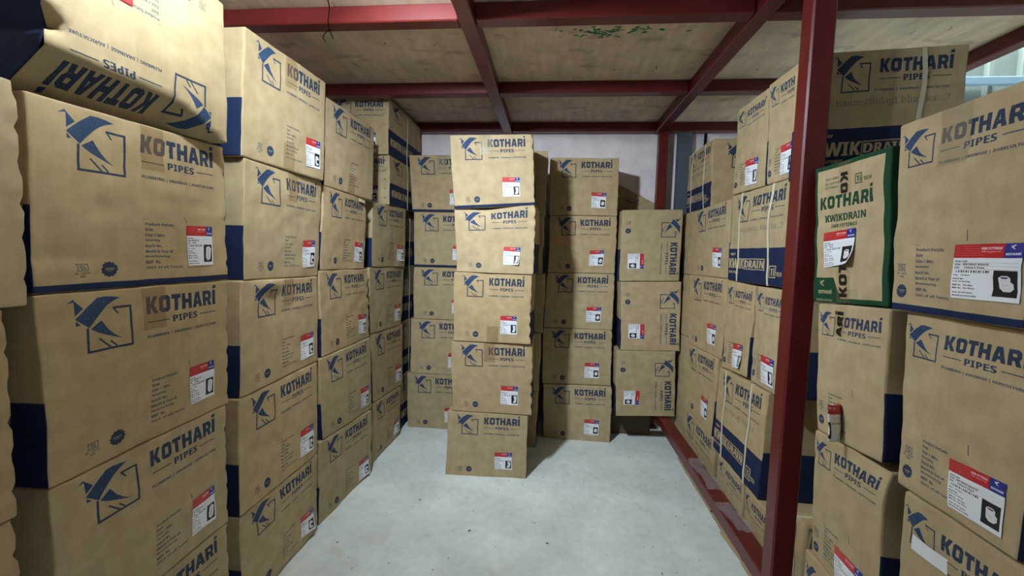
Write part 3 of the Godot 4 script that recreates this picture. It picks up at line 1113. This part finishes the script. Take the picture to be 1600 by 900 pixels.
	if s.has("staple"):
		var wire := slab(Vector3(0.014, 0.005, 0.004), 0.001)
		for i in 5:
			part("staple", wire, M.staple, t, carton_point(s, Vector3(hx - 0.035, size.y * (0.14 + i * 0.19), hz)) + Vector3(0, 0, 0.002))
	if s.get("tear", 0) == 2:   # a torn tongue of the liner curling away from the top edge
		var tr := Rect2(0.8, 0.0, 0.19, 0.05)
		part("torn_liner", patch(s, tr, 8, 5, func(a: float, b: float) -> Vector3: return Vector3(0, -0.012 * b * sin(a * 3.0), 0.002 + 0.03 * b * b * sin(a * PI))), M.liner, t)
	if s.has("flap"):
		var fl := slab(Vector3(size.x * 0.5, 0.005, 0.09), 0.001, 2.0)
		var f := part("top_flap", fl, M.kraft, t, Vector3(size.x * 0.22, size.y + 0.012, hz - 0.05))
		f.rotation = Vector3(0.22, 0, -0.03)


func hoop(s: Dictionary, z0: float) -> ArrayMesh:
	# a strap round the carton in the plane across its depth
	var z: Vector3 = s.size
	var st := SurfaceTool.new()
	st.begin(Mesh.PRIMITIVE_TRIANGLES)
	var loop := []
	var hx := z.x / 2 + 0.002
	for i in 6:
		loop.append([Vector3(hx, lerpf(0, z.y, i / 5.0), z0 + 0.01 * sin(i * 1.3)), Vector3.RIGHT])
	loop.append([Vector3(hx, z.y, z0), Vector3.UP])
	loop.append([Vector3(-hx, z.y, z0), Vector3.UP])
	loop.append([Vector3(-hx, z.y, z0), Vector3.LEFT])
	loop.append([Vector3(-hx, 0, z0), Vector3.LEFT])
	loop.append([Vector3(-hx, 0, z0), Vector3.DOWN])
	loop.append([Vector3(hx, 0, z0), Vector3.DOWN])
	for i in loop.size():
		var a: Array = loop[i]
		var b: Array = loop[(i + 1) % loop.size()]
		var w := Vector3(0, 0, 0.007)
		var ea: Vector3 = carton_point(s, a[0]) + a[1] * 0.003
		var eb: Vector3 = carton_point(s, b[0]) + b[1] * 0.003
		quad(st, ea + w, ea - w, eb - w, eb + w)
		quad(st, ea + w - a[1] * 0.002, ea + w, eb + w, eb + w - b[1] * 0.002)
	return st.commit()


func printed_tape(s: Dictionary, t: Node3D) -> void:
	# lengths of clear parcel tape down the front with black lettering across
	var black := Color(0.03, 0.03, 0.035, 1.0)
	var strips := []   # [where in the print, picture height, where the wordmark lies, its turn]
	if s.ptape == 1:
		strips = [[Rect2(0.3, 0.004, 0.17, 0.235), 560, Rect2(60, 110, 130, 1180), 1]]
	else:
		strips = [[Rect2(0.36, 0.006, 0.17, 0.225), 560, Rect2(55, 190, 140, 1250), 2], [Rect2(0.37, 0.66, 0.17, 0.335), 800, Rect2(55, -550, 140, 1250), 1]]
	for d in strips:
		var im := sheet(256, d[1], Color(0.62, 0.52, 0.36, 0.16))
		wordmark(im, d[2], black, d[3])
		im.shrink_x2()
		var m := mat(Color.WHITE, 0.3)
		m.albedo_texture = ImageTexture.create_from_image(im)
		m.transparency = BaseMaterial3D.TRANSPARENCY_ALPHA
		part("printed_tape", patch(s, d[0], 4, 10, func(_a: float, _b: float) -> Vector3: return Vector3(0, 0, -0.0008)), m, t)


func stacks() -> void:
	# the stack cut off by the left edge
	box("top carton of the scalloped stack cut off by the left edge", "std", Vector3(-1.410, 1.352, -0.590), 90.0, Vector3(0.600, 0.503, 0.420), [], {"notch": 0.4, "grp": "L"})
	box("second carton down in the scalloped stack cut off by the left edge", "std", Vector3(-1.410, 0.872, -0.545), 90.0, Vector3(0.600, 0.478, 0.420), [], {"notch": 0.4, "grp": "L"})
	box("third carton down in the scalloped stack cut off by the left edge", "std", Vector3(-1.410, 0.452, -0.535), 90.0, Vector3(0.600, 0.418, 0.420), [], {"notch": 0.4, "grp": "L"})
	box("lowest carton of the scalloped stack cut off by the left edge", "std", Vector3(-1.410, 0.000, -0.540), 90.0, Vector3(0.600, 0.450, 0.420), [], {"notch": 0.4, "grp": "L"})
	# nearest full stack on the left
	box("lowest carton of the nearest full stack on the left, mostly below the frame", "std", Vector3(-1.410, 0.000, -1.185), 90.0, Vector3(0.570, 0.452, 0.420), [], {"notch": 0.32, "lab": 2, "tone": 2})
	box("fourth carton down in the nearest full left stack, dim, label half torn", "std", Vector3(-1.410, 0.454, -1.191), 90.0, Vector3(0.575, 0.449, 0.420), [0.000, -0.006, 0.003, 0.006, -0.003, 0.000, 0.000, 0.000], {"notch": 0.32, "lab": 2, "tone": 2, "lift": 0.01})
	box("third carton down in the nearest full left stack, tape over its blue lettering", "std", Vector3(-1.410, 0.905, -1.202), 90.0, Vector3(0.598, 0.469, 0.420), [-0.003, 0.000, 0.006, -0.000, -0.006, 0.006, 0.003, -0.006], {"notch": 0.32, "lab": 2, "tape": 0.5, "tone": 1})
	box("second carton in the nearest full left stack, lying under the crushed one", "strip", Vector3(-1.410, 1.376, -1.207), 90.0, Vector3(0.607, 0.474, 0.420), [0.003, -0.008, 0.000, 0.008, -0.000, -0.000, -0.003, 0.000], {"notch": 0.32, "lab": 2, "tape": 0.52, "tone": 1, "crease": 1})
	box("crushed upside-down carton on top of the nearest left stack", "std", Vector3(-1.360, 1.852, -1.191), 90.0, Vector3(0.557, 0.478, 0.420), [0.000, 0.000, 0.000, 0.000, 0.000, 0.008, 0.000, -0.008], {"flip": 1, "crush": 1, "lab": 1, "bandtop": 1, "tone": 3})
	# second stack on the left
	box("lowest carton of the second left stack, dark, label peeling at its corner", "std", Vector3(-1.408, 0.000, -1.831), 89.5, Vector3(0.567, 0.418, 0.400), [0.000, 0.000, 0.001, 0.000, -0.001, 0.004, 0.000, 0.012], {"lab": 1, "lift": 0.02, "tone": 2})
	box("fourth carton down in the second left stack, second from the floor", "std", Vector3(-1.407, 0.420, -1.841), 89.5, Vector3(0.568, 0.485, 0.400), [0.006, -0.006, 0.002, 0.006, -0.002, 0.000, -0.006, 0.000], {"lab": 1, "tone": 1})
	box("third carton down in the second left stack, bulging above the bird", "std", Vector3(-1.407, 0.907, -1.860), 89.5, Vector3(0.558, 0.454, 0.400), [0.013, 0.005, 0.002, -0.005, -0.002, 0.006, -0.013, -0.006], {"lab": 1, "tone": 1, "tear": 1, "tape": 0.55})
	box("second carton down in the second left stack, label near its right edge", "std", Vector3(-1.407, 1.362, -1.894), 89.5, Vector3(0.554, 0.482, 0.400), [0.009, 0.002, 0.024, -0.002, -0.024, -0.005, -0.009, 0.005], {"lab": 1, "tone": 1, "tape": 0.55})
	box("bright tall top carton of the second left stack, reaching up to the red crossbeam", "std", Vector3(-1.394, 1.846, -1.915), 87.5, Vector3(0.563, 0.503, 0.400), [0.021, -0.000, 0.014, 0.000, -0.014, -0.002, -0.021, 0.002], {"lab": 1, "tape": 0.5, "tapelow": 1, "tone": 0, "clip": 1})
	# third stack on the left
	box("lowest carton of the third left stack, label crumpled at the floor", "std", Vector3(-1.394, 0.000, -2.455), 86.0, Vector3(0.590, 0.444, 0.400), [0.008, 0.015, -0.003, -0.015, 0.003, -0.030, -0.008, 0.003], {"lab": 1, "lift": 0.015, "tone": 2})
	box("fourth carton down in the third left stack", "std", Vector3(-1.398, 0.446, -2.472), 87.0, Vector3(0.580, 0.469, 0.400), [-0.013, -0.003, -0.012, 0.003, 0.012, -0.015, 0.013, 0.015], {"lab": 1, "tone": 1})
	box("third carton down in the third left stack", "std", Vector3(-1.404, 0.917, -2.466), 88.0, Vector3(0.560, 0.462, 0.400), [-0.010, 0.004, -0.012, -0.004, 0.012, 0.003, 0.010, -0.003], {"lab": 1, "tone": 1, "notch": 0.7})
	box("second carton down in the third left stack, its top corner peeled open", "std", Vector3(-1.404, 1.381, -2.459), 88.0, Vector3(0.499, 0.443, 0.400), [0.022, 0.006, 0.020, -0.006, -0.020, -0.004, -0.022, 0.004], {"lab": 1, "tone": 1, "tear": 2})
	box("top carton of the third left stack, bulging, its top flap lifted", "std", Vector3(-1.398, 1.826, -2.534), 87.5, Vector3(0.565, 0.471, 0.400), [0.017, 0.003, 0.015, -0.003, -0.015, -0.006, -0.017, 0.006], {"tone": 0, "flap": 1, "nolab": 1, "tapelow": 1})
	# fourth stack on the left
	box("lowest carton of the fourth left stack, faded bird, beside the open floor", "std", Vector3(-1.407, 0.000, -3.106), 88.0, Vector3(0.522, 0.413, 0.400), [0.001, 0.015, 0.006, -0.015, -0.006, 0.005, -0.001, 0.005], {"lab": 1, "tone": 2, "lift": 0.012})
	box("third carton down in the fourth left stack", "std", Vector3(-1.406, 0.415, -3.132), 88.0, Vector3(0.568, 0.495, 0.400), [-0.018, 0.012, -0.006, -0.012, 0.006, -0.015, 0.018, 0.015], {"lab": 1, "tone": 1})
	box("second carton down in the fourth left stack", "std", Vector3(-1.406, 0.912, -3.113), 88.0, Vector3(0.591, 0.461, 0.400), [-0.003, 0.007, 0.026, -0.007, -0.026, -0.012, 0.003, 0.012], {"lab": 1, "tone": 1})
	box("top carton of the fourth left stack, bulging, label slanted", "std", Vector3(-1.396, 1.375, -3.145), 86.0, Vector3(0.558, 0.449, 0.400), [0.006, -0.003, 0.004, 0.003, -0.004, -0.007, -0.006, 0.007], {"lab": 1, "tone": 1, "lift": 0.01})
	# strapped cartons lying over and behind the fourth stack
	box("lower of two strapped cartons lying across the fourth left stack", "slim", Vector3(-1.410, 1.828, -3.465), 0.0, Vector3(0.450, 0.352, 0.750), [], {"side": "kwik", "lab": 1, "strap": 1, "staple": 1, "tone": 0})
	box("upper strapped carton beneath the crossbeam at the left, shaded at its top", "slim", Vector3(-1.412, 2.182, -3.455), 0.0, Vector3(0.450, 0.398, 0.760), [], {"side": "kwik", "lab": 1, "strap": 1, "staple": 1, "tone": 0})
	box("lowest strapped carton of the dark stack wedged behind the fourth left stack", "std", Vector3(-1.423, 0.000, -3.645), 0.0, Vector3(0.395, 0.452, 0.400), [], {"side": "kwik", "strap": 1, "tone": 2, "nolab": 1})
	box("third strapped carton of the dark stack wedged behind the fourth left stack", "std", Vector3(-1.423, 0.454, -3.645), 0.0, Vector3(0.395, 0.456, 0.400), [], {"side": "kwik", "strap": 1, "tone": 2, "nolab": 1})
	box("second strapped carton of the dark stack wedged behind the fourth left stack", "std", Vector3(-1.423, 0.912, -3.645), 0.0, Vector3(0.395, 0.456, 0.400), [], {"side": "kwik", "strap": 1, "tone": 2, "nolab": 1})
	box("top strapped carton of the dark stack wedged behind the fourth left stack", "std", Vector3(-1.423, 1.370, -3.645), 0.0, Vector3(0.395, 0.456, 0.400), [], {"side": "kwik", "strap": 1, "tone": 2, "nolab": 1})
	# stack in the back left corner
	box("lowest carton in the back left stack, beside the middle stack", "far", Vector3(-0.922, 0.000, -3.680), 0.0, Vector3(0.530, 0.468, 0.360), [-0.003, 0.000, 0.000, 0.000, 0.000, 0.000, 0.003, -0.005], {"lab": 0, "tone": 1})
	box("fourth carton down in the back left stack beside the middle stack", "far", Vector3(-0.894, 0.470, -3.680), 0.0, Vector3(0.530, 0.463, 0.360), [], {"lab": 0, "tone": 1})
	box("third carton down in the back left stack beside the middle stack", "far", Vector3(-0.871, 0.934, -3.680), 0.0, Vector3(0.530, 0.431, 0.360), [], {"lab": 0, "tone": 1})
	box("second carton down in the back left stack beside the middle stack", "farstrip", Vector3(-0.871, 1.368, -3.680), 0.0, Vector3(0.530, 0.448, 0.360), [-0.002, 0.000, 0.000, 0.000, 0.000, 0.000, 0.002, 0.000], {"lab": 0, "tone": 0})
	box("top carton of the back left stack, shiny tape over the first letters", "farstrip", Vector3(-0.902, 1.818, -3.680), 0.0, Vector3(0.530, 0.454, 0.360), [-0.014, 0.000, 0.000, 0.000, 0.000, 0.000, 0.014, 0.000], {"lab": 0, "tone": 0, "tape": 0.5, "shiny": 1})
	# freestanding stack in the middle
	box("lowest carton of the freestanding middle stack, standing on the floor", "far", Vector3(-0.405, 0.000, -2.975), 2.3, Vector3(0.538, 0.438, 0.400), [0.006, 0.004, 0.001, -0.004, -0.001, -0.005, -0.006, -0.002], {"lab": 0, "tone": 1})
	box("fourth carton down in the freestanding middle stack, stapled right edge", "far", Vector3(-0.376, 0.440, -2.972), 1.4, Vector3(0.535, 0.473, 0.400), [-0.005, 0.001, -0.002, -0.001, 0.002, -0.004, 0.005, 0.004], {"lab": 0, "tone": 1, "notch": 1, "tape": 0.47})
	box("third carton down in the freestanding middle stack", "far", Vector3(-0.373, 0.915, -2.960), -1.0, Vector3(0.510, 0.450, 0.400), [-0.001, 0.003, 0.000, -0.003, -0.000, -0.001, 0.001, 0.001], {"lab": 0, "tone": 0, "notch": 1, "tapelow": 1})
	box("dented second carton of the freestanding middle stack, top edge caved in", "far", Vector3(-0.362, 1.367, -2.955), -2.0, Vector3(0.513, 0.419, 0.400), [-0.011, -0.017, 0.000, 0.017, -0.000, -0.003, 0.011, 0.003], {"lab": 0, "tone": 0, "notch": 1, "cave": 1, "lift": 0.015})
	box("bright top carton of the freestanding middle stack", "farstrip", Vector3(-0.398, 1.788, -2.974), 2.0, Vector3(0.521, 0.451, 0.400), [-0.018, -0.006, -0.012, 0.006, 0.012, 0.017, 0.018, -0.017], {"lab": 0, "tone": 0, "notch": 1, "tape": 0.43, "shiny": 1})
	# stack hidden behind it
	box("lowest carton of the stack hidden behind the freestanding middle stack", "bare", Vector3(-0.340, 0.000, -3.440), 0.0, Vector3(0.520, 0.446, 0.360), [], {"tone": 1, "nolab": 1})
	box("fourth carton of the stack hidden behind the freestanding middle stack", "bare", Vector3(-0.335, 0.448, -3.430), 0.0, Vector3(0.530, 0.448, 0.360), [], {"tone": 1, "nolab": 1})
	box("third carton of the stack hidden behind the freestanding middle stack", "bare", Vector3(-0.325, 0.898, -3.450), 0.0, Vector3(0.550, 0.448, 0.360), [], {"tone": 1, "nolab": 1})
	box("second carton of the stack hidden behind the freestanding middle stack", "bare", Vector3(-0.335, 1.348, -3.430), 0.0, Vector3(0.530, 0.448, 0.360), [], {"tone": 1, "nolab": 1})
	box("top carton of the stack hidden behind the freestanding middle stack", "bare", Vector3(-0.327, 1.798, -3.420), 0.0, Vector3(0.545, 0.448, 0.360), [], {"tone": 0, "nolab": 1})
	# stack against the back wall
	box("lowest carton of the straight back-wall stack, standing on the floor in shade", "far", Vector3(0.242, 0.000, -3.633), -1.5, Vector3(0.541, 0.452, 0.380), [-0.007, -0.003, 0.001, 0.003, -0.001, -0.008, 0.007, 0.000], {"lab": 3, "tone": 1, "notch": 0.5})
	box("fourth carton down in the straight back-wall stack", "far", Vector3(0.223, 0.454, -3.648), -0.5, Vector3(0.548, 0.453, 0.380), [-0.002, 0.000, -0.005, -0.000, 0.005, 0.003, 0.002, -0.003], {"lab": 3, "tone": 1, "notch": 0.5})
	box("third carton down in the straight back-wall stack", "far", Vector3(0.225, 0.908, -3.660), 0.0, Vector3(0.538, 0.443, 0.380), [0.011, -0.002, -0.000, 0.002, 0.000, -0.000, -0.011, 0.000], {"lab": 3, "tone": 1, "notch": 0.5})
	box("second carton down in the straight back-wall stack", "far", Vector3(0.232, 1.354, -3.660), 0.0, Vector3(0.524, 0.449, 0.380), [0.003, 0.001, 0.001, -0.001, -0.001, 0.002, -0.003, -0.002], {"lab": 3, "tone": 1, "notch": 0.5})
	box("top carton of the straight back-wall stack, half in shadow", "far", Vector3(0.225, 1.805, -3.654), 1.0, Vector3(0.528, 0.441, 0.380), [-0.001, 0.001, -0.004, -0.001, 0.004, -0.001, 0.001, 0.001], {"lab": 3, "tone": 1, "notch": 0.5})
	# cartons turned on their sides
	box("lowest of three sideways cartons at the back right, resting on the red floor beam", "far", Vector3(0.744, 0.259, -3.534), 1.0, Vector3(0.445, 0.515, 0.340), [-0.007, -0.005, -0.010, 0.005, 0.010, 0.009, 0.007, -0.009], {"turn": 1, "lab": 3, "tone": 1})
	box("middle of three sideways cartons at the back right", "far", Vector3(0.758, 0.776, -3.530), 0.0, Vector3(0.448, 0.531, 0.340), [-0.009, -0.007, -0.008, 0.007, 0.008, 0.005, 0.009, -0.005], {"turn": 1, "lab": 3, "tone": 1})
	box("topmost of three sideways cartons at the back right", "far", Vector3(0.737, 1.310, -3.526), -1.0, Vector3(0.445, 0.536, 0.340), [0.001, -0.005, 0.001, 0.005, -0.001, 0.007, -0.001, -0.007], {"turn": 1, "lab": 3, "tone": 1})
	# rack on the right, seen through the red frame
	box("lowest carton at the far end of the right rack, behind the floor beam", "far", Vector3(1.190, 0.000, -2.830), -90.0, Vector3(0.600, 0.440, 0.440), [], {"tone": 1, "nolab": 1})
	box("fourth carton down at the far end of the right rack", "far", Vector3(1.190, 0.442, -2.854), -90.0, Vector3(0.548, 0.465, 0.440), [-0.015, -0.012, 0.015, 0.012, -0.015, 0.000, 0.015, 0.000], {"tone": 1, "lab": 3})
	box("third carton down at the far end of the right rack", "far", Vector3(1.190, 0.909, -2.824), -90.0, Vector3(0.629, 0.471, 0.440), [-0.013, -0.003, 0.007, 0.003, -0.007, 0.012, 0.013, -0.012], {"tone": 1, "lab": 3})
	box("second carton down at the far end of the right rack, left of the strapped one", "far", Vector3(1.190, 1.382, -2.811), -90.0, Vector3(0.600, 0.437, 0.440), [-0.028, -0.007, -0.012, 0.007, 0.012, 0.003, 0.028, -0.003], {"tone": 1, "lab": 3})
	box("strapped carton with blue band in the back right corner, bird on its near face", "kwik2", Vector3(1.260, 1.828, -3.180), -90.0, Vector3(0.500, 0.427, 0.520), [], {"strap": 1, "tone": 1, "nolab": 1, "side": "bird"})
	box("lowest narrow carton under the sagging strapped one, behind the floor beam", "narrow", Vector3(1.190, 0.000, -2.305), -90.0, Vector3(0.330, 0.400, 0.440), [], {"tone": 1, "nolab": 1})
	box("lowest narrow carton right of the dark gap, beside the red post foot", "narrow", Vector3(1.190, 0.000, -2.005), -90.0, Vector3(0.250, 0.400, 0.440), [], {"tone": 1, "nolab": 1})
	box("large strapped carton low in the right rack, its blue band near the floor beam", "kwik", Vector3(1.190, 0.402, -2.256), -90.0, Vector3(0.554, 0.494, 0.450), [0.015, -0.015, 0.015, 0.015, -0.015, 0.000, -0.015, 0.000], {"strap": 1, "tone": 1, "nolab": 1})
	box("narrow carton above the low strapped one, label curling at its corner", "narrow", Vector3(1.190, 0.898, -2.339), -90.0, Vector3(0.319, 0.475, 0.440), [0.007, 0.004, 0.016, -0.004, -0.016, 0.015, -0.007, -0.015], {"tone": 1, "lab": 0, "lift": 0.012})
	box("narrow carton above the low strapped one, partly behind the red post", "narrow", Vector3(1.190, 0.913, -2.012), -90.0, Vector3(0.275, 0.457, 0.440), [], {"tone": 1, "lab": 0})
	box("strapped carton with white lettering on blue band, left of the red post", "kwik", Vector3(1.190, 1.379, -2.193), -90.0, Vector3(0.610, 0.456, 0.440), [], {"strap": 1, "tone": 1, "nolab": 1})
	box("left of two tall narrow cartons atop the right rack, near the ceiling", "narrow", Vector3(1.190, 1.836, -2.327), -90.0, Vector3(0.342, 0.455, 0.440), [0.002, 0.002, -0.017, -0.002, 0.017, 0.000, -0.002, 0.006], {"tone": 1, "lab": 0})
	box("right of two tall narrow cartons atop the right rack, against the red post", "narrow", Vector3(1.190, 1.836, -2.003), -90.0, Vector3(0.285, 0.460, 0.440), [-0.019, 0.000, 0.000, 0.000, 0.000, 0.000, 0.019, 0.000], {"tone": 1, "lab": 0})
	# stacks right of the red post
	box("lowest narrow carton just right of the red post, cut off by the bottom edge", "narrow", Vector3(1.105, 0.000, -1.340), -90.0, Vector3(0.280, 0.530, 0.450), [], {"tone": 2, "nolab": 1})
	box("third carton down right of the red post, soft rounded top, peeling label", "narrow", Vector3(1.105, 0.532, -1.315), -90.0, Vector3(0.296, 0.423, 0.450), [-0.018, -0.012, -0.015, 0.012, 0.015, 0.000, 0.018, 0.000], {"tone": 2, "lab": 4, "lift": 0.05, "soft": 1, "lablow": 1})
	box("second carton down right of the red post, curled label, black printed tape", "narrow", Vector3(1.105, 0.957, -1.345), -90.0, Vector3(0.295, 0.412, 0.450), [-0.023, -0.010, -0.009, 0.010, 0.009, 0.012, 0.023, -0.012], {"tone": 1, "lab": 4, "lift": 0.06, "ptape": 1})
	box("green bordered carton right of the red post", "green", Vector3(1.100, 1.371, -1.394), -90.0, Vector3(0.328, 0.434, 0.450), [-0.026, 0.001, -0.020, -0.001, 0.020, 0.010, 0.026, -0.010], {"lab": 4, "lift": 0.02, "ptape": 2, "green": 1, "labhigh": 1})
	box("lowest carton at the right edge, below the frame", "narrow", Vector3(1.110, 0.000, -0.987), -90.0, Vector3(0.305, 0.468, 0.450), [], {"tone": 2, "nolab": 1})
	box("third carton down at the right edge, blank white slip stuck across its bird", "narrow", Vector3(1.110, 0.470, -0.964), -90.0, Vector3(0.305, 0.470, 0.450), [], {"tone": 2, "slip": 1, "nolab": 1})
	box("second carton down at the right edge, large label with pipe reducer", "narrow", Vector3(1.110, 0.942, -1.003), -90.0, Vector3(0.296, 0.436, 0.450), [-0.011, 0.000, 0.000, 0.000, 0.000, 0.000, 0.011, 0.000], {"tone": 1, "lab": 5, "big": 1})
	box("top carton at the right edge, shiny tape over its lettering, large label", "nstrip", Vector3(1.093, 1.380, -1.040), -90.0, Vector3(0.330, 0.465, 0.450), [-0.013, 0.000, 0.000, 0.000, 0.000, 0.000, 0.013, 0.000], {"tone": 1, "lab": 5, "big": 1, "tape": 0.46, "shiny": 1})
	# carton lying over the right stacks and the hidden ones that carry it
	box("strapped shaded carton under the ceiling, right of the red post", "kwik", Vector3(1.157, 1.802, -1.756), -1.0, Vector3(0.483, 0.435, 0.150), [0.000, -0.010, 0.000, 0.010, -0.000, 0.030, 0.000, 0.000], {"strap": 2, "tone": 1, "nolab": 1})
	box("lowest carton of the dark stack behind the red post", "bare", Vector3(1.255, 0.000, -1.742), -90.0, Vector3(0.200, 0.450, 0.450), [], {"tone": 2, "nolab": 1, "strap": 1})
	box("third carton of the dark stack behind the red post", "bare", Vector3(1.345, 0.452, -1.742), -90.0, Vector3(0.200, 0.448, 0.450), [], {"tone": 2, "nolab": 1})
	box("second carton of the dark stack behind the red post", "bare", Vector3(1.345, 0.902, -1.742), -90.0, Vector3(0.200, 0.448, 0.450), [], {"tone": 2, "nolab": 1})
	box("top carton of the dark stack behind the red post", "bare", Vector3(1.345, 1.352, -1.742), -90.0, Vector3(0.200, 0.448, 0.450), [], {"tone": 2, "nolab": 1})
	# dark cartons in the far right corner that carry the strapped one
	box("lowest carton of the dark stack in the far right corner", "bare", Vector3(1.220, 0.000, -3.450), -90.0, Vector3(0.580, 0.455, 0.440), [], {"tone": 2, "nolab": 1})
	box("third carton of the dark stack in the far right corner", "bare", Vector3(1.220, 0.457, -3.450), -90.0, Vector3(0.580, 0.455, 0.440), [], {"tone": 2, "nolab": 1})
	box("second carton of the dark stack in the far right corner", "bare", Vector3(1.220, 0.914, -3.450), -90.0, Vector3(0.580, 0.455, 0.440), [], {"tone": 2, "nolab": 1})
	box("top carton of the dark stack in the far right corner", "bare", Vector3(1.220, 1.371, -3.450), -90.0, Vector3(0.580, 0.455, 0.440), [], {"tone": 2, "nolab": 1})


# ====================================================================== small things
func clutter() -> void:
	# flattened carton leaning on the back wall behind the sideways cartons
	var c := thing("flattened_carton", "flattened brown carton leaning aslant on the back wall above the sideways cartons", "cardboard", Vector3(-0.215, 0.15, -3.9))
	var m := slab(Vector3(0.56, 2.1, 0.026), 0.008, 2.0)
	var b := part("folded_board", m, M.kraft, c, Vector3(0, 1.05, 0))
	c.rotation = Vector3(0, 0, -0.477)
	var st := SurfaceTool.new()
	st.begin(Mesh.PRIMITIVE_TRIANGLES)
	for i in 10:
		var a := PI + 0.25 + (PI - 0.5) * i / 10.0
		var a2 := PI + 0.25 + (PI - 0.5) * (i + 1) / 10.0
		var p := Vector3(cos(a), sin(a) * 0.7, 0) * 0.055
		var q := Vector3(cos(a2), sin(a2) * 0.7, 0) * 0.055
		quad(st, p * 0.86, p, q, q * 0.86)
	var ink := part("printed_arc", st.commit(), mat(INK, 0.8), c, c.transform.affine_inverse() * Vector3(0.680, 1.994, -3.8855))
	ink.rotation.z = 0.477
	# plinth that carries the sideways cartons' far side
	var p2 := thing("timber_bearer", "dark timber bearer in the shade beneath the sideways cartons", "timber", Vector3(0.69, 0, -3.725))
	part("bearer_block", slab(Vector3(0.34, 0.255, 0.2), 0.006), M.dark_wood, p2, Vector3(0, 0.1285, 0))
	# hanging wire
	var w := thing("hanging_wire", "thin red wire hanging from the deck before the bright crossbeam", "wire", Vector3(-1.02, 2.62, -1.9))
	var pts := PackedVector3Array()
	for i in 15:
		var k := i / 14.0
		pts.append(Vector3(0.012 * sin(k * 7.0) + 0.03 * k, -0.005 - 0.2 * k, 0.012 * cos(k * 5.0)))
	part("wire_strand", sweep(pts, 0.0022, 6), M.wire, w)
	pts = PackedVector3Array([pts[11], pts[11] + Vector3(-0.02, -0.016, 0.004), pts[11] + Vector3(-0.028, -0.035, 0.006), pts[11] + Vector3(-0.018, -0.05, 0.0)])
	part("loose_end", sweep(pts, 0.002, 6), M.wire, w)
	# flattened cardboard under the floor beam
	var spots := [[-3.05, 0.34, 1.098], [-2.62, 0.3, 1.094], [-2.18, 0.36, 1.09]]
	var where := ["farthest", "middle", "nearest"]
	for i in 3:
		var o := thing("cardboard_strip", where[i] + " strip of flattened cardboard poking out under the red floor beam", "cardboard", Vector3(spots[i][2] - 0.055, 0, spots[i][0]), "cardboard strips under the floor beam")
		var s := part("board_sheet", slab(Vector3(0.13, 0.012, spots[i][1]), 0.002, 2.0), M.kraft, o, Vector3(0, 0.0065, 0))
		s.rotation.y = [0.05, -0.04, 0.08][i]
	# crumpled clear film on the floor beam
	for i in 2:
		var o := thing("clear_film", ["farther", "nearer"][i] + " crumpled scrap of clear tape on the red floor beam", "plastic film", Vector3(0.905, 0.258, -2.5 + i * 0.42), "clear tape scraps")
		var f := SurfaceTool.new()
		f.begin(Mesh.PRIMITIVE_TRIANGLES)
		var nz := 16
		var nx := 6
		for j in nz + 1:
			for k in nx + 1:
				var x := (float(k) / nx - 0.5) * 0.075
				var zz := (float(j) / nz - 0.5) * (0.36 - 0.12 * i)
				var y := 0.003 + 0.012 * absf(bumps.get_noise_3d(x * 16.0 + i * 9.0, zz * 9.0, 2.0 + i)) * 2.0
				f.set_uv(Vector2(k, j))
				f.add_vertex(Vector3(x + 0.012 * sin(zz * 20.0), y, zz))
		for j in nz:
			for k in nx:
				var q := j * (nx + 1) + k
				for v in [q, q + 1, q + nx + 2, q, q + nx + 2, q + nx + 1]:
					f.add_index(v)
		f.generate_normals()
		part("film_sheet", f.commit(), M.film, o)
	# bits on the floor
	var bits := [Vector3(0.62, 0, -1.98), Vector3(-0.4, 0, -2.2), Vector3(-0.75, 0, -2.45), Vector3(0.02, 0, -2.15)]
	var say := ["dark splinter on the floor near the red floor beam", "dark crumb on the open floor before the middle stack", "dark crumb on the floor left of the middle stack", "tiny dark crumb on the floor in the aisle centre"]
	for i in 4:
		var o := thing("floor_debris", say[i], "debris", bits[i])
		var s := part("crumb", slab(Vector3(0.03 if i == 0 else 0.014, 0.004, 0.007), 0.0015), M.dark_wood, o, Vector3(0, 0.0025, 0))
		s.rotation.y = i * 0.8 + 0.2
